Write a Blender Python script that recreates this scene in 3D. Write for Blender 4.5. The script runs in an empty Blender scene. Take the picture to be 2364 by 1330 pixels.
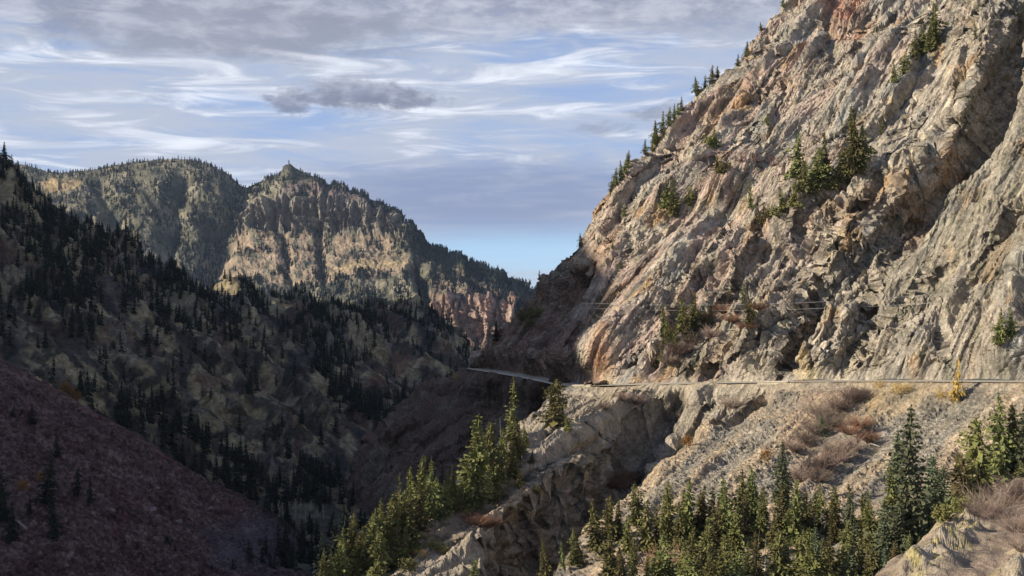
import bpy, math, random
import numpy as np
C = bpy.context
scene = C.scene
R_ = math.radians

# ------------------------------------------------------------------ camera, sky, sun, exposure
F = 2627.0; CX = 1182.0; HY = 700.0            # focal length in photo pixels, principal column, horizon row
cam_d = bpy.data.cameras.new('camera'); cam = bpy.data.objects.new('camera', cam_d)
scene.collection.objects.link(cam); scene.camera = cam
cam.location = (0, 0, 0); cam.rotation_euler = (R_(90), 0, 0)
cam_d.sensor_width = 36.0; cam_d.lens = 36.0 * F / 2364.0
cam_d.shift_y = (HY - 665.0) / 2364.0
cam_d.clip_start = 0.5; cam_d.clip_end = 60000

SUN_EL = 25.0
SH = np.array([-0.98, -0.20]); SH = SH / np.linalg.norm(SH)     # horizontal direction towards the sun
SV = np.array([SH[0]*math.cos(R_(SUN_EL)), SH[1]*math.cos(R_(SUN_EL)), math.sin(R_(SUN_EL))])
sun_d = bpy.data.lights.new('sun', 'SUN'); sun = bpy.data.objects.new('sun', sun_d)
scene.collection.objects.link(sun)
sun_d.energy = 5.0; sun_d.angle = R_(0.5); sun_d.color = (1.0, 0.90, 0.74)
from mathutils import Vector
sun.rotation_euler = Vector(SV).to_track_quat('Z', 'Y').to_euler()

world = bpy.data.worlds.new('World'); scene.world = world; world.use_nodes = True
def build_world():
    nt = world.node_tree; nt.nodes.clear(); L = nt.links
    def N(t, **k):
        n = nt.nodes.new(t)
        for a, b in k.items(): setattr(n, a, b)
        return n
    def M(op, a, b=None, c=None, clamp=False):
        n = N('ShaderNodeMath', operation=op); n.use_clamp = clamp
        for i, v in enumerate((a, b, c)):
            if v is None: continue
            if isinstance(v, (int, float)): n.inputs[i].default_value = v
            else: L.new(v, n.inputs[i])
        return n.outputs[0]
    def SS(v, a, b):
        n = N('ShaderNodeMapRange', interpolation_type='SMOOTHSTEP')
        L.new(v, n.inputs[0]); n.inputs[1].default_value = a; n.inputs[2].default_value = b
        return n.outputs[0]
    def MIX(f, a, b):
        n = N('ShaderNodeMix', data_type='RGBA')
        for s, v in ((n.inputs[0], f), (n.inputs[6], a), (n.inputs[7], b)):
            if isinstance(v, (int, float)): s.default_value = v
            elif isinstance(v, tuple): s.default_value = (*v, 1)
            else: L.new(v, s)
        return n.outputs[2]
    def NOISE(vec, scale, detail=6, rough=0.55, dist=0.0):
        n = N('ShaderNodeTexNoise'); L.new(vec, n.inputs['Vector'])
        n.inputs['Scale'].default_value = scale; n.inputs['Detail'].default_value = detail
        n.inputs['Roughness'].default_value = rough; n.inputs['Distortion'].default_value = dist
        return n.outputs['Fac']
    def COMB(x, y, z):
        n = N('ShaderNodeCombineXYZ')
        for i, v in enumerate((x, y, z)):
            if isinstance(v, (int, float)): n.inputs[i].default_value = v
            else: L.new(v, n.inputs[i])
        return n.outputs[0]
    sky = N('ShaderNodeTexSky', sky_type='NISHITA'); sky.sun_disc = False
    sky.sun_elevation = R_(SUN_EL); sky.sun_rotation = math.atan2(SH[0], SH[1])
    sky.altitude = 2600; sky.air_density = 1.0; sky.dust_density = 0.6; sky.ozone_density = 1.6
    tc = N('ShaderNodeTexCoord'); sep = N('ShaderNodeSeparateXYZ'); L.new(tc.outputs['Generated'], sep.inputs[0])
    dx, dy, dz = sep.outputs
    zz = M('MAXIMUM', dz, 0.0)
    hor = M('SQRT', M('ADD', M('MULTIPLY', dx, dx), M('MULTIPLY', dy, dy)))
    el = M('DIVIDE', dz, M('MAXIMUM', hor, 0.02))                      # tangent of the elevation
    az = M('ARCTAN2', dx, dy)                                          # bearing, 0 = down the valley
    inv = M('DIVIDE', 1.0, M('ADD', zz, 0.07))
    u = M('MULTIPLY', dx, inv); v = M('MULTIPLY', dy, inv)             # a flat cloud deck seen in perspective
    deck = COMB(u, v, 0.0)
    deck2 = COMB(M('MULTIPLY_ADD', v, 0.30, u), M('MULTIPLY', v, 0.8), 3.0)
    streak = COMB(M('MULTIPLY_ADD', az, 5.0, M('MULTIPLY', el, 6.0)), M('MULTIPLY', el, 34.0), 0.0)
    streak2 = COMB(M('MULTIPLY_ADD', az, 9.0, M('MULTIPLY', el, -5.0)), M('MULTIPLY', el, 62.0), 5.0)
    n1 = NOISE(streak, 1.0, 9, 0.58, 0.9)
    n2 = NOISE(streak2, 1.0, 9, 0.6, 0.8)
    n3 = NOISE(deck2, 0.55, 8, 0.55, 0.3)
    n4 = NOISE(COMB(M('MULTIPLY', az, 20.0), M('MULTIPLY', el, 48.0), 9.0), 1.0, 10, 0.62, 0.3)
    n5 = NOISE(COMB(M('MULTIPLY', az, 60.0), M('MULTIPLY', el, 120.0), 2.0), 1.0, 9, 0.62, 0.2)
    base = MIX(1.0, (0, 0, 0), sky.outputs[0])
    k = 10.0                                                           # colours below are for strength 0.1
    def c(r, g, b): return (r*k, g*k, b*k)
    base = MIX(0.75, base, MIX(SS(el, 0.03, 0.12), c(0.33, 0.52, 0.76), MIX(SS(el, 0.35, 0.8), c(0.25, 0.36, 0.62), c(0.09, 0.15, 0.33))))
    # thin high veil, in streaks; a clear window low down to the right of the valley
    veil = SS(M('ADD', M('MULTIPLY', n1, 0.65), M('MULTIPLY', n2, 0.35)), 0.30, 0.57)
    def blob(ax, ay, rx, ry, soft=0.35, warp=0.5, src=None):
        ex = M('DIVIDE', M('SUBTRACT', az, ax), rx); ey = M('DIVIDE', M('SUBTRACT', el, ay), ry)
        d = M('SQRT', M('ADD', M('MULTIPLY', ex, ex), M('MULTIPLY', ey, ey)))
        d = M('ADD', d, M('MULTIPLY', M('SUBTRACT', src if src is not None else n4, 0.5), warp*2))
        return M('SUBTRACT', 1.0, SS(d, 1.0-soft, 1.0+soft))
    def at(px, py): return (px-CX)/F, (HY-py)/F
    ax, ay = at(1180, 575); clear = blob(ax, ay, 0.10, 0.020, 0.7, 0.5, n1)
    veil = M('MULTIPLY', veil, M('SUBTRACT', 1.0, M('MULTIPLY', clear, 0.95)))
    over0 = M('SUBTRACT', 1.0, M('MULTIPLY', SS(el, 0.34, 0.62), 0.85))
    col = MIX(M('MULTIPLY', M('MULTIPLY', veil, 0.92), over0), base, c(0.405, 0.44, 0.525))
    # brighter filaments
    fil = M('MULTIPLY', SS(n2, 0.47, 0.70), M('SUBTRACT', 1.0, M('MULTIPLY', clear, 0.9)))
    fil = M('MULTIPLY', M('MULTIPLY', fil, SS(el, 0.05, 0.11)), over0)
    col = MIX(M('MULTIPLY', fil, 0.8), col, c(0.76, 0.79, 0.86))
    # blue-violet layer low over the valley on the right
    ax, ay = at(1120, 455); lay = blob(ax, ay, 0.17, 0.030, 0.6, 0.55, n1)
    col = MIX(M('MULTIPLY', lay, 0.8), col, c(0.19, 0.235, 0.38))
    # grey cloud bank overhead
    hi = M('ADD', M('MULTIPLY', SS(el, 0.185, 0.285), 0.33), M('MULTIPLY', n3, 0.55))
    hi = M('ADD', hi, M('MULTIPLY', M('SUBTRACT', n4, 0.5), 0.35))
    over = M('SUBTRACT', 1.0, M('MULTIPLY', SS(el, 0.34, 0.62), 0.85))
    bank = M('MULTIPLY', SS(M('ADD', hi, M('MULTIPLY', M('SUBTRACT', n5, 0.5), 0.18)), 0.36, 0.60), over)
    bcol = MIX(SS(M('ADD', M('MULTIPLY', n4, 0.6), M('MULTIPLY', n5, 0.4)), 0.38, 0.62), c(0.215, 0.235, 0.32), c(0.41, 0.43, 0.50))
    col = MIX(M('MULTIPLY', bank, 0.85), col, bcol)
    ax, ay = at(520, 70); b1 = blob(ax, ay, 0.16, 0.030, 0.5, 0.8)
    col = MIX(M('MULTIPLY', b1, 0.75), col, MIX(SS(n4, 0.42, 0.66), c(0.21, 0.225, 0.29), c(0.37, 0.38, 0.45)))
    # the small dark cumulus and its fragments
    for (px, py, rx, ry, dk) in ((835, 218, 0.040, 0.014, 0.8), (930, 230, 0.042, 0.008, 0.75), (760, 226, 0.02, 0.008, 0.6), (680, 243, 0.020, 0.011, 0.85), (1530, 262, 0.03, 0.007, 0.6), (1390, 298, 0.025, 0.006, 0.4)):
        ax, ay = at(px, py); b = blob(ax, ay, rx, ry, 0.40, 1.9, M('ADD', M('MULTIPLY', n4, 0.5), M('MULTIPLY', n5, 0.5)))
        sh = SS(M('ADD', el, M('MULTIPLY', M('SUBTRACT', n5, 0.5), 0.05)), ay-0.006, ay+0.012)
        col = MIX(M('MULTIPLY', b, dk), col, MIX(sh, c(0.165, 0.185, 0.26), c(0.32, 0.34, 0.42)))
    bg = N('ShaderNodeBackground'); bg.inputs['Strength'].default_value = 0.088
    L.new(col, bg.inputs['Color'])
    out = N('ShaderNodeOutputWorld'); L.new(bg.outputs[0], out.inputs[0])
build_world()
scene.view_settings.view_transform = 'Standard'; scene.view_settings.look = 'None'
scene.view_settings.exposure = 0.6; scene.view_settings.gamma = 1.0
scene.cycles.max_bounces = 4; scene.cycles.diffuse_bounces = 1; scene.cycles.volume_bounces = 0

# ------------------------------------------------------------------ noise (numpy)
def _h(ix, iy, iz, seed):
    h = (ix.astype(np.int64).astype(np.uint32)*np.uint32(374761393) + iy.astype(np.int64).astype(np.uint32)*np.uint32(668265263)
         + iz.astype(np.int64).astype(np.uint32)*np.uint32(2147483647 & 0x7feb352d) + np.uint32((seed*2654435761) & 0xffffffff))
    h ^= h >> np.uint32(15); h *= np.uint32(0x85ebca6b); h ^= h >> np.uint32(13); h *= np.uint32(0xc2b2ae35); h ^= h >> np.uint32(16)
    return h
_G = np.random.RandomState(5).normal(size=(256, 3)).astype(np.float32); _G /= np.linalg.norm(_G, axis=1, keepdims=True)
def perlin(x, y, z, seed=0):
    x, y, z = (np.asarray(a, np.float64) for a in np.broadcast_arrays(x, y, z))
    fx, fy, fz = np.floor(x), np.floor(y), np.floor(z)
    rx, ry, rz = (x-fx).astype(np.float32), (y-fy).astype(np.float32), (z-fz).astype(np.float32)
    sx, sy, sz = (r*r*r*(r*(r*6-15)+10) for r in (rx, ry, rz))
    out = 0
    for i in (0, 1):
        for j in (0, 1):
            for k in (0, 1):
                g = _G[(_h(fx+i, fy+j, fz+k, seed) & np.uint32(255)).astype(np.intp)]
                d = g[..., 0]*(rx-i) + g[..., 1]*(ry-j) + g[..., 2]*(rz-k)
                w = (sx if i else 1-sx)*(sy if j else 1-sy)*(sz if k else 1-sz)
                out = out + w*d
    return out*1.6
def fbm(x, y, z, o=4, seed=0, gain=0.5, lac=2.03):
    s = 0; a = 1; f = 1
    for i in range(o):
        s = s + a*perlin(x*f, y*f, z*f, seed+i*17); a *= gain; f *= lac
    return s
def ridged(x, y, z, o=3, seed=0, gain=0.5):
    s = 0; a = 1; f = 1
    for i in range(o):
        s = s + a*(1-2*np.abs(perlin(x*f, y*f, z*f, seed+i*31))); a *= gain; f *= 2.1
    return s
def facets(a, b, seed, tilt=1.0):
    """blocky rock: each cell of a jittered grid is a small tilted plane; returns offset and F2-F1"""
    fa, fb = np.floor(a), np.floor(b)
    best = np.full(a.shape, 9.0); sec = best.copy(); off = np.zeros(a.shape); ids = np.zeros(a.shape)
    z = np.zeros_like(fa)
    for i in (-1, 0, 1):
        for j in (-1, 0, 1):
            ca, cb = fa+i, fb+j
            h1 = _h(ca, cb, z, seed); h2 = _h(ca, cb, z, seed+7)
            ja = (h1 & np.uint32(1023))/1023.0; jb = ((h1 >> np.uint32(10)) & np.uint32(1023))/1023.0
            va, vb = a-(ca+ja), b-(cb+jb)
            d = va*va+vb*vb
            o = ((h2 & np.uint32(1023))/1023.0-0.5) + tilt*(va*(((h2 >> np.uint32(10)) & np.uint32(1023))/1023.0-0.5) + vb*(((h2 >> np.uint32(20)) & np.uint32(1023))/1023.0-0.5))
            m = d < best
            sec = np.where(m, best, np.minimum(sec, d))
            ids = np.where(m, ((h1 ^ h2) >> np.uint32(8) & np.uint32(1023))/1023.0, ids); off = np.where(m, o, off); best = np.where(m, d, best)
    facets.ids = ids
    return off, np.sqrt(sec)-np.sqrt(best)
def sst(x, a, b):
    t = np.clip((x-a)/(b-a), 0, 1); return t*t*(3-2*t)

# ------------------------------------------------------------------ lofted terrain sheets
def P(px, py, D):
    D = D*(1 + 0.25*min(max((px-1334)/1106, 0), 1.05))
    return np.array([(px-CX)/F*D, D, (HY-py)/F*D])
def proj(p): return CX+F*p[..., 0]/p[..., 1], HY-F*p[..., 2]/p[..., 1]
def pchip(t, y, tn):
    t = np.asarray(t, float); y = np.asarray(y, float); h = np.diff(t); d = np.diff(y, axis=0)/h.reshape(-1, *([1]*(y.ndim-1)))
    m = np.empty_like(y); m[0] = d[0]; m[-1] = d[-1]
    if len(t) > 2:
        a, b = d[:-1], d[1:]
        with np.errstate(all='ignore'):
            hm = np.where(a*b > 0, 2*a*b/(a+b), 0)
        m[1:-1] = 0.5*hm + 0.5*np.where(a*b > 0, (a+b)/2, (a+b)/2)*0.8
    k = np.clip(np.searchsorted(t, tn)-1, 0, len(h)-1)
    e = lambda q: q.reshape(-1, *([1]*(y.ndim-1)))
    s = e((tn-t[k])/h[k]); H = e(h[k])
    return (2*s**3-3*s**2+1)*y[k] + (s**3-2*s**2+s)*H*m[k] + (-2*s**3+3*s**2)*y[k+1] + (s**3-s**2)*H*m[k+1]
def loft(rows, nu, nv, wrap_l=None, nw=24, wrap_t=None, tail=None):
    W = []
    for r in rows:
        a = np.array([P(*q) if len(q) == 3 and not isinstance(q, np.ndarray) else q for q in r])
        x, y = proj(a); s = np.concatenate([[0], np.cumsum(np.hypot(np.diff(x), np.diff(y)))]); s /= s[-1]
        W.append(pchip(s, a, np.linspace(0, 1, nu)))
    W = np.array(W)
    x, y = proj(W); st = np.hypot(np.diff(x, axis=0), np.diff(y, axis=0)).mean(1)
    t = np.concatenate([[0], np.cumsum(st)]); t /= t[-1]
    G = pchip(t, W, np.linspace(0, 1, nv))
    if tail is not None:                                    # the slope goes on beyond the right edge of the view
        G = np.concatenate([G, G[:, -1:] + np.array(tail)*np.linspace(0, 1, 61)[1:][None, :, None]], 1)
    if wrap_l is not None:                                  # the far side of the ridge, behind its skyline
        q = np.linspace(1, 0, nw, endpoint=False)[None, :, None]
        o = np.array(wrap_l[0])*q + np.array(wrap_l[1])*q*q
        G = np.concatenate([G[:, :1]+o, G], 1)
    if wrap_t is not None:
        q = np.linspace(1, 0, nw, endpoint=False)[:, None, None]
        o = np.array(wrap_t[0])*q + np.array(wrap_t[1])*q*q
        G = np.concatenate([G[:1]+o, G], 0)
    return G
def plane(G):
    p = G.reshape(-1, 3); p = p-p.mean(0); w, v = np.linalg.eigh(np.cov(p[::37].T))
    return (p@v[:, 2]).reshape(G.shape[:2]), (p@v[:, 1]).reshape(G.shape[:2])
def gnormal(G):
    du = np.gradient(G, axis=1); dv = np.gradient(G, axis=0)
    n = np.cross(du, dv); n /= np.linalg.norm(n, axis=-1, keepdims=True)+1e-9
    c = (n*G).sum(-1, keepdims=True)
    flip = np.sign(np.median(c)); return -n*flip           # towards the camera
def seg_dist(x, y, line):
    best = np.full(x.shape, 1e9); sg = np.zeros(x.shape); amp = np.zeros(x.shape)
    for (x0, y0, a0), (x1, y1, a1) in zip(line[:-1], line[1:]):
        dx, dy = x1-x0, y1-y0; l2 = dx*dx+dy*dy
        t = np.clip(((x-x0)*dx+(y-y0)*dy)/l2, 0, 1)
        d = np.hypot(x-x0-t*dx, y-y0-t*dy); cr = dx*(y-y0)-dy*(x-x0)
        m = d < best
        best = np.where(m, d, best); sg = np.where(m, -np.sign(cr), sg); amp = np.where(m, a0+(a1-a0)*t, amp)
    return best*sg, amp
def inside(x, y, poly, soft):
    """soft mask of a polygon given in photo coordinates of the surface"""
    c = np.zeros(x.shape, bool); best = np.full(x.shape, 1e9)
    n = len(poly)
    for i in range(n):
        x0, y0 = poly[i]; x1, y1 = poly[(i+1) % n]
        cond = (y0 > y) != (y1 > y)
        with np.errstate(all='ignore'):
            c ^= cond & (x < (x1-x0)*(y-y0)/(y1-y0+1e-12)+x0)
        dx, dy = x1-x0, y1-y0; t = np.clip(((x-x0)*dx+(y-y0)*dy)/(dx*dx+dy*dy), 0, 1)
        best = np.minimum(best, np.hypot(x-x0-t*dx, y-y0-t*dy))
    return sst(np.where(c, best, -best), -soft, soft)
def lerp(a, b, m): return a*(1-m[..., None]) + np.asarray(b)*m[..., None]

def mesh_obj(name, V, Fc, mats, parent=None, smooth=False, tint=None, midx=None):
    me = bpy.data.meshes.new(name)
    V = np.asarray(V, np.float32).reshape(-1, 3); Fc = np.asarray(Fc, np.int32); n, k = Fc.shape
    me.vertices.add(len(V)); me.vertices.foreach_set('co', V.ravel())
    me.loops.add(n*k); me.loops.foreach_set('vertex_index', Fc.ravel())
    me.polygons.add(n); me.polygons.foreach_set('loop_start', np.arange(0, n*k, k, dtype=np.int32))
    me.polygons.foreach_set('loop_total', np.full(n, k, np.int32))
    me.polygons.foreach_set('use_smooth', np.full(n, smooth, bool))
    for m in (mats if isinstance(mats, (list, tuple)) else [mats]): me.materials.append(m)
    if midx is not None: me.polygons.foreach_set('material_index', np.asarray(midx, np.int32))
    if tint is not None:
        a = me.color_attributes.new('tint', 'FLOAT_COLOR', 'POINT')
        t = np.ones((len(V), 4), np.float32); t[:, :3] = np.asarray(tint).reshape(-1, 3); a.data.foreach_set('color', t.ravel())
    me.update(calc_edges=True); me.validate()
    o = bpy.data.objects.new(name, me); scene.collection.objects.link(o)
    if parent is not None: o.parent = parent
    return o
def sheet(name, G, mat, tint, smooth=False):
    nv, nu = G.shape[:2]; i = np.arange(nv*nu).reshape(nv, nu)
    q = np.stack([i[:-1, :-1], i[:-1, 1:], i[1:, 1:], i[1:, :-1]], -1).reshape(-1, 4)
    o = mesh_obj(name, G, q, mat, tint=tint, smooth=smooth); o['kind'] = 'structure'
    return o

# strata frame on the big slab
D1 = np.array([0.485, 0.385, 0.783]); D1 /= np.linalg.norm(D1)
NN = np.array([-0.62, -0.5, 0.6]); NN -= D1*(NN@D1); NN /= np.linalg.norm(NN); D2 = np.cross(NN, D1)
# ------------------------------------------------------------------ materials
def rock_material(name, s1, s2, bump, lo=0.62, hi=1.35, stretch=(1, 1, 1), rot=(0, 0, 0), bscale=None, bdist=None, strata=0.0):
    m = bpy.data.materials.new(name); m.use_nodes = True; nt = m.node_tree; L = nt.links; b = nt.nodes['Principled BSDF']
    b.inputs['Roughness'].default_value = 0.95; b.inputs['Specular IOR Level'].default_value = 0.12
    at = nt.nodes.new('ShaderNodeAttribute'); at.attribute_name = 'tint'
    tc = nt.nodes.new('ShaderNodeTexCoord'); mp = nt.nodes.new('ShaderNodeMapping'); L.new(tc.outputs['Object'], mp.inputs[0])
    mp.inputs['Rotation'].default_value = rot; mp.inputs['Scale'].default_value = stretch
    def noise(s, d, r):
        n = nt.nodes.new('ShaderNodeTexNoise'); L.new(mp.outputs[0], n.inputs['Vector']); n.inputs['Scale'].default_value = s
        n.inputs['Detail'].default_value = d; n.inputs['Roughness'].default_value = r; return n.outputs['Fac']
    a, c = noise(s1, 7, 0.65), noise(s2, 6, 0.6)
    def rng(v, l, h):
        r = nt.nodes.new('ShaderNodeMapRange'); L.new(v, r.inputs[0]); r.inputs[1].default_value = 0.3; r.inputs[2].default_value = 0.7
        r.inputs[3].default_value = l; r.inputs[4].default_value = h; return r.outputs[0]
    mu = nt.nodes.new('ShaderNodeMath'); mu.operation = 'MULTIPLY'; L.new(rng(a, lo, hi), mu.inputs[0]); L.new(rng(c, lo, hi), mu.inputs[1])
    sn = None
    if strata:                                         # fine bedding: long along the beds, thin across them
        cb = nt.nodes.new('ShaderNodeCombineXYZ')
        for i, (ax, f) in enumerate(((D1, 0.11), (D2, 0.95), (NN, 0.6))):
            dp = nt.nodes.new('ShaderNodeVectorMath'); dp.operation = 'DOT_PRODUCT'; L.new(tc.outputs['Object'], dp.inputs[0]); dp.inputs[1].default_value = tuple(ax*f)
            L.new(dp.outputs['Value'], cb.inputs[i])
        n = nt.nodes.new('ShaderNodeTexNoise'); L.new(cb.outputs[0], n.inputs['Vector']); n.inputs['Scale'].default_value = 0.8; n.inputs['Detail'].default_value = 9
        n.inputs['Roughness'].default_value = 0.68; n.inputs['Distortion'].default_value = 0.5; sn = n.outputs['Fac']
        m3 = nt.nodes.new('ShaderNodeMath'); m3.operation = 'MULTIPLY'; L.new(mu.outputs[0], m3.inputs[0]); L.new(rng(sn, 1-0.38*strata, 1+0.34*strata), m3.inputs[1]); mu = m3
    v = nt.nodes.new('ShaderNodeVectorMath'); v.operation = 'SCALE'; L.new(at.outputs['Color'], v.inputs[0]); L.new(mu.outputs[0], v.inputs['Scale'])
    L.new(v.outputs[0], b.inputs['Base Color'])
    if bump:
        bn = nt.nodes.new('ShaderNodeBump'); bn.inputs['Strength'].default_value = bump
        bn.inputs['Distance'].default_value = bdist or 1.0/s2*0.6
        L.new(noise(bscale or s2*1.3, 8, 0.7), bn.inputs['Height'])
        if sn is not None:
            b2 = nt.nodes.new('ShaderNodeBump'); b2.inputs['Strength'].default_value = 0.9; b2.inputs['Distance'].default_value = 1.5
            L.new(sn, b2.inputs['Height']); L.new(bn.outputs[0], b2.inputs['Normal']); bn = b2
        L.new(bn.outputs[0], b.inputs['Normal'])
    return m
def plain(name, col, rough=0.8, var=0.25, scale=0.5, spec=0.2, trans=0.0, objvar=0.0):
    m = bpy.data.materials.new(name); m.use_nodes = True; nt = m.node_tree; L = nt.links; b = nt.nodes['Principled BSDF']
    b.inputs['Roughness'].default_value = rough; b.inputs['Specular IOR Level'].default_value = spec
    tc = nt.nodes.new('ShaderNodeTexCoord'); n = nt.nodes.new('ShaderNodeTexNoise'); L.new(tc.outputs['Object'], n.inputs['Vector'])
    n.inputs['Scale'].default_value = scale; n.inputs['Detail'].default_value = 5
    r = nt.nodes.new('ShaderNodeMapRange'); L.new(n.outputs['Fac'], r.inputs[0]); r.inputs[1].default_value = 0.3; r.inputs[2].default_value = 0.7
    r.inputs[3].default_value = 1-var; r.inputs[4].default_value = 1+var
    out = r.outputs[0]
    hs = nt.nodes.new('ShaderNodeHueSaturation'); hs.inputs['Color'].default_value = (*col, 1); L.new(out, hs.inputs['Value'])
    if objvar:
        oi = nt.nodes.new('ShaderNodeObjectInfo')
        a = nt.nodes.new('ShaderNodeMapRange'); L.new(oi.outputs['Random'], a.inputs[0]); a.inputs[3].default_value = 0.5-0.035*objvar; a.inputs[4].default_value = 0.5+0.03*objvar
        L.new(a.outputs[0], hs.inputs['Hue'])
        w = nt.nodes.new('ShaderNodeMath'); w.operation = 'MULTIPLY'
        a2 = nt.nodes.new('ShaderNodeMapRange'); L.new(oi.outputs['Random'], a2.inputs[0]); a2.inputs[3].default_value = 1-0.3*objvar; a2.inputs[4].default_value = 1+0.3*objvar
        L.new(out, w.inputs[0]); L.new(a2.outputs[0], w.inputs[1]); L.new(w.outputs[0], hs.inputs['Value'])
    L.new(hs.outputs[0], b.inputs['Base Color'])
    return m
M_CLIFF = rock_material('cliff_rock', 0.12, 1.0, 0.8, 0.72, 1.55, strata=1.0)
M_LOWER = rock_material('lower_slope_rock', 0.16, 1.1, 0.8, 0.68, 1.45, strata=0.45)
M_HILL = rock_material('shaded_hill_ground', 0.06, 0.35, 0.6, 0.55, 1.45)
M_SCREE = rock_material('scree_stone', 0.10, 1.1, 0.6, 0.6, 1.45)
M_FAR = rock_material('far_mountain_rock', 0.012, 0.06, 0.8, 0.62, 1.38)
M_NEAR = rock_material('bank_rock', 0.5, 4.0, 0.7, 0.65, 1.35)
M_ASPH = plain('asphalt', (0.38, 0.34, 0.28), 0.9, 0.2, 0.4)
M_SHLD = plain('gravel_shoulder', (0.62, 0.53, 0.39), 0.95, 0.35, 0.8)
M_WHITE = plain('white_road_paint', (0.62, 0.60, 0.52), 0.7, 0.2, 0.5)
M_YEL = plain('yellow_road_paint', (0.55, 0.36, 0.05), 0.7, 0.2, 0.5)
M_CONC = plain('pale_concrete', (0.42, 0.37, 0.28), 0.9, 0.25, 0.7)
M_BARK = plain('conifer_bark', (0.085, 0.062, 0.047), 0.9, 0.35, 2.0)
M_GREY = plain('dead_wood', (0.23, 0.21, 0.18), 0.9, 0.3, 2.0)
M_SPR = plain('spruce_needles', (0.145, 0.145, 0.050), 0.85, 0.45, 0.7, 0.15, objvar=1.0)
M_FIR = plain('blue_fir_needles', (0.118, 0.135, 0.074), 0.85, 0.45, 0.7, 0.15, objvar=1.0)
M_OLI = plain('olive_needles', (0.150, 0.143, 0.050), 0.85, 0.45, 0.7, 0.15, objvar=1.0)
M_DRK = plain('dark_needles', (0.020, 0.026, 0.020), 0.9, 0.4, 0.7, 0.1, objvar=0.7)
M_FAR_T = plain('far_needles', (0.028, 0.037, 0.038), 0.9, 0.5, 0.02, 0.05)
M_DEAD = plain('rusty_dead_needles', (0.17, 0.085, 0.05), 0.9, 0.35, 1.0)
M_GOLD = plain('golden_autumn_leaves', (0.46, 0.31, 0.085), 0.8, 0.3, 1.0)
M_RUST = plain('rust_brown_leaves', (0.24, 0.12, 0.035), 0.85, 0.35, 1.0)
M_TWIG = plain('bare_twigs', (0.24, 0.178, 0.14), 0.9, 0.3, 1.0, objvar=0.5)
M_TWIGR = plain('reddish_twigs', (0.22, 0.12, 0.075), 0.9, 0.3, 1.0)
M_ASP = plain('aspen_bark', (0.44, 0.39, 0.29), 0.85, 0.3, 1.5)
M_POLE = plain('weathered_pole_wood', (0.33, 0.29, 0.24), 0.9, 0.25, 2.0)
M_WIRE = plain('aluminium_wire', (0.55, 0.54, 0.50), 0.5, 0.05, 1.0, 0.5)
M_NET = plain('rusty_steel', (0.11, 0.055, 0.045), 0.8, 0.3, 1.0)

# ------------------------------------------------------------------ THE ROAD's line, in metres
ctr = [(1062, 851, 700), (1100, 851, 630), (1150, 858, 570), (1215, 868, 515), (1280, 880, 462), (1334, 889, 428), (1400, 888, 410), (1550, 885, 384), (1850, 880, 332), (2100, 879, 293), (2470, 881, 243)]
ctr = np.array([P(*q) for q in ctr]); TAIL = ctr[-1]-ctr[-2]; TAIL *= 75/np.linalg.norm(TAIL); ctr = np.concatenate([ctr, [ctr[-1]+TAIL]])
cs = np.concatenate([[0], np.cumsum(np.linalg.norm(np.diff(ctr, axis=0), axis=1))])
road_c = pchip(cs, ctr, np.linspace(0, cs[-1], 320))
tg = np.gradient(road_c, axis=0)[:, :2]; tg /= np.linalg.norm(tg, axis=1, keepdims=True)
rn = np.stack([tg[:, 1], -tg[:, 0], np.zeros(len(tg))], 1)           # to the right of travel = downhill when negative side
if (rn[130]*np.array([0, -1, 0])).sum() < 0: rn = -rn               # rn points downhill, towards the gorge
def road_strip(a, b, dz, n=2):
    return np.stack([road_c + rn*a + np.array([0, 0, dz]), road_c + rn*b + np.array([0, 0, dz])])
inner = road_c - rn*5.0; outer = road_c + rn*5.2
def sub(arr, px_list):
    x, y = proj(arr); return [arr[int(np.argmin(np.abs(x-p)))] for p in px_list]

def frame(G): return G@D1, G@D2, G@NN

TAN = np.array([0.305, 0.262, 0.205]); GREYR = np.array([0.262, 0.247, 0.212]); PINK = np.array([0.34, 0.25, 0.20])
OCH = np.array([0.34, 0.215, 0.105]); RED = np.array([0.20, 0.095, 0.060]); PALE = np.array([0.42, 0.36, 0.265]); DARKR = np.array([0.075, 0.068, 0.060])
GRASS = np.array([0.245, 0.185, 0.115])
SHEETS = {}

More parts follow.
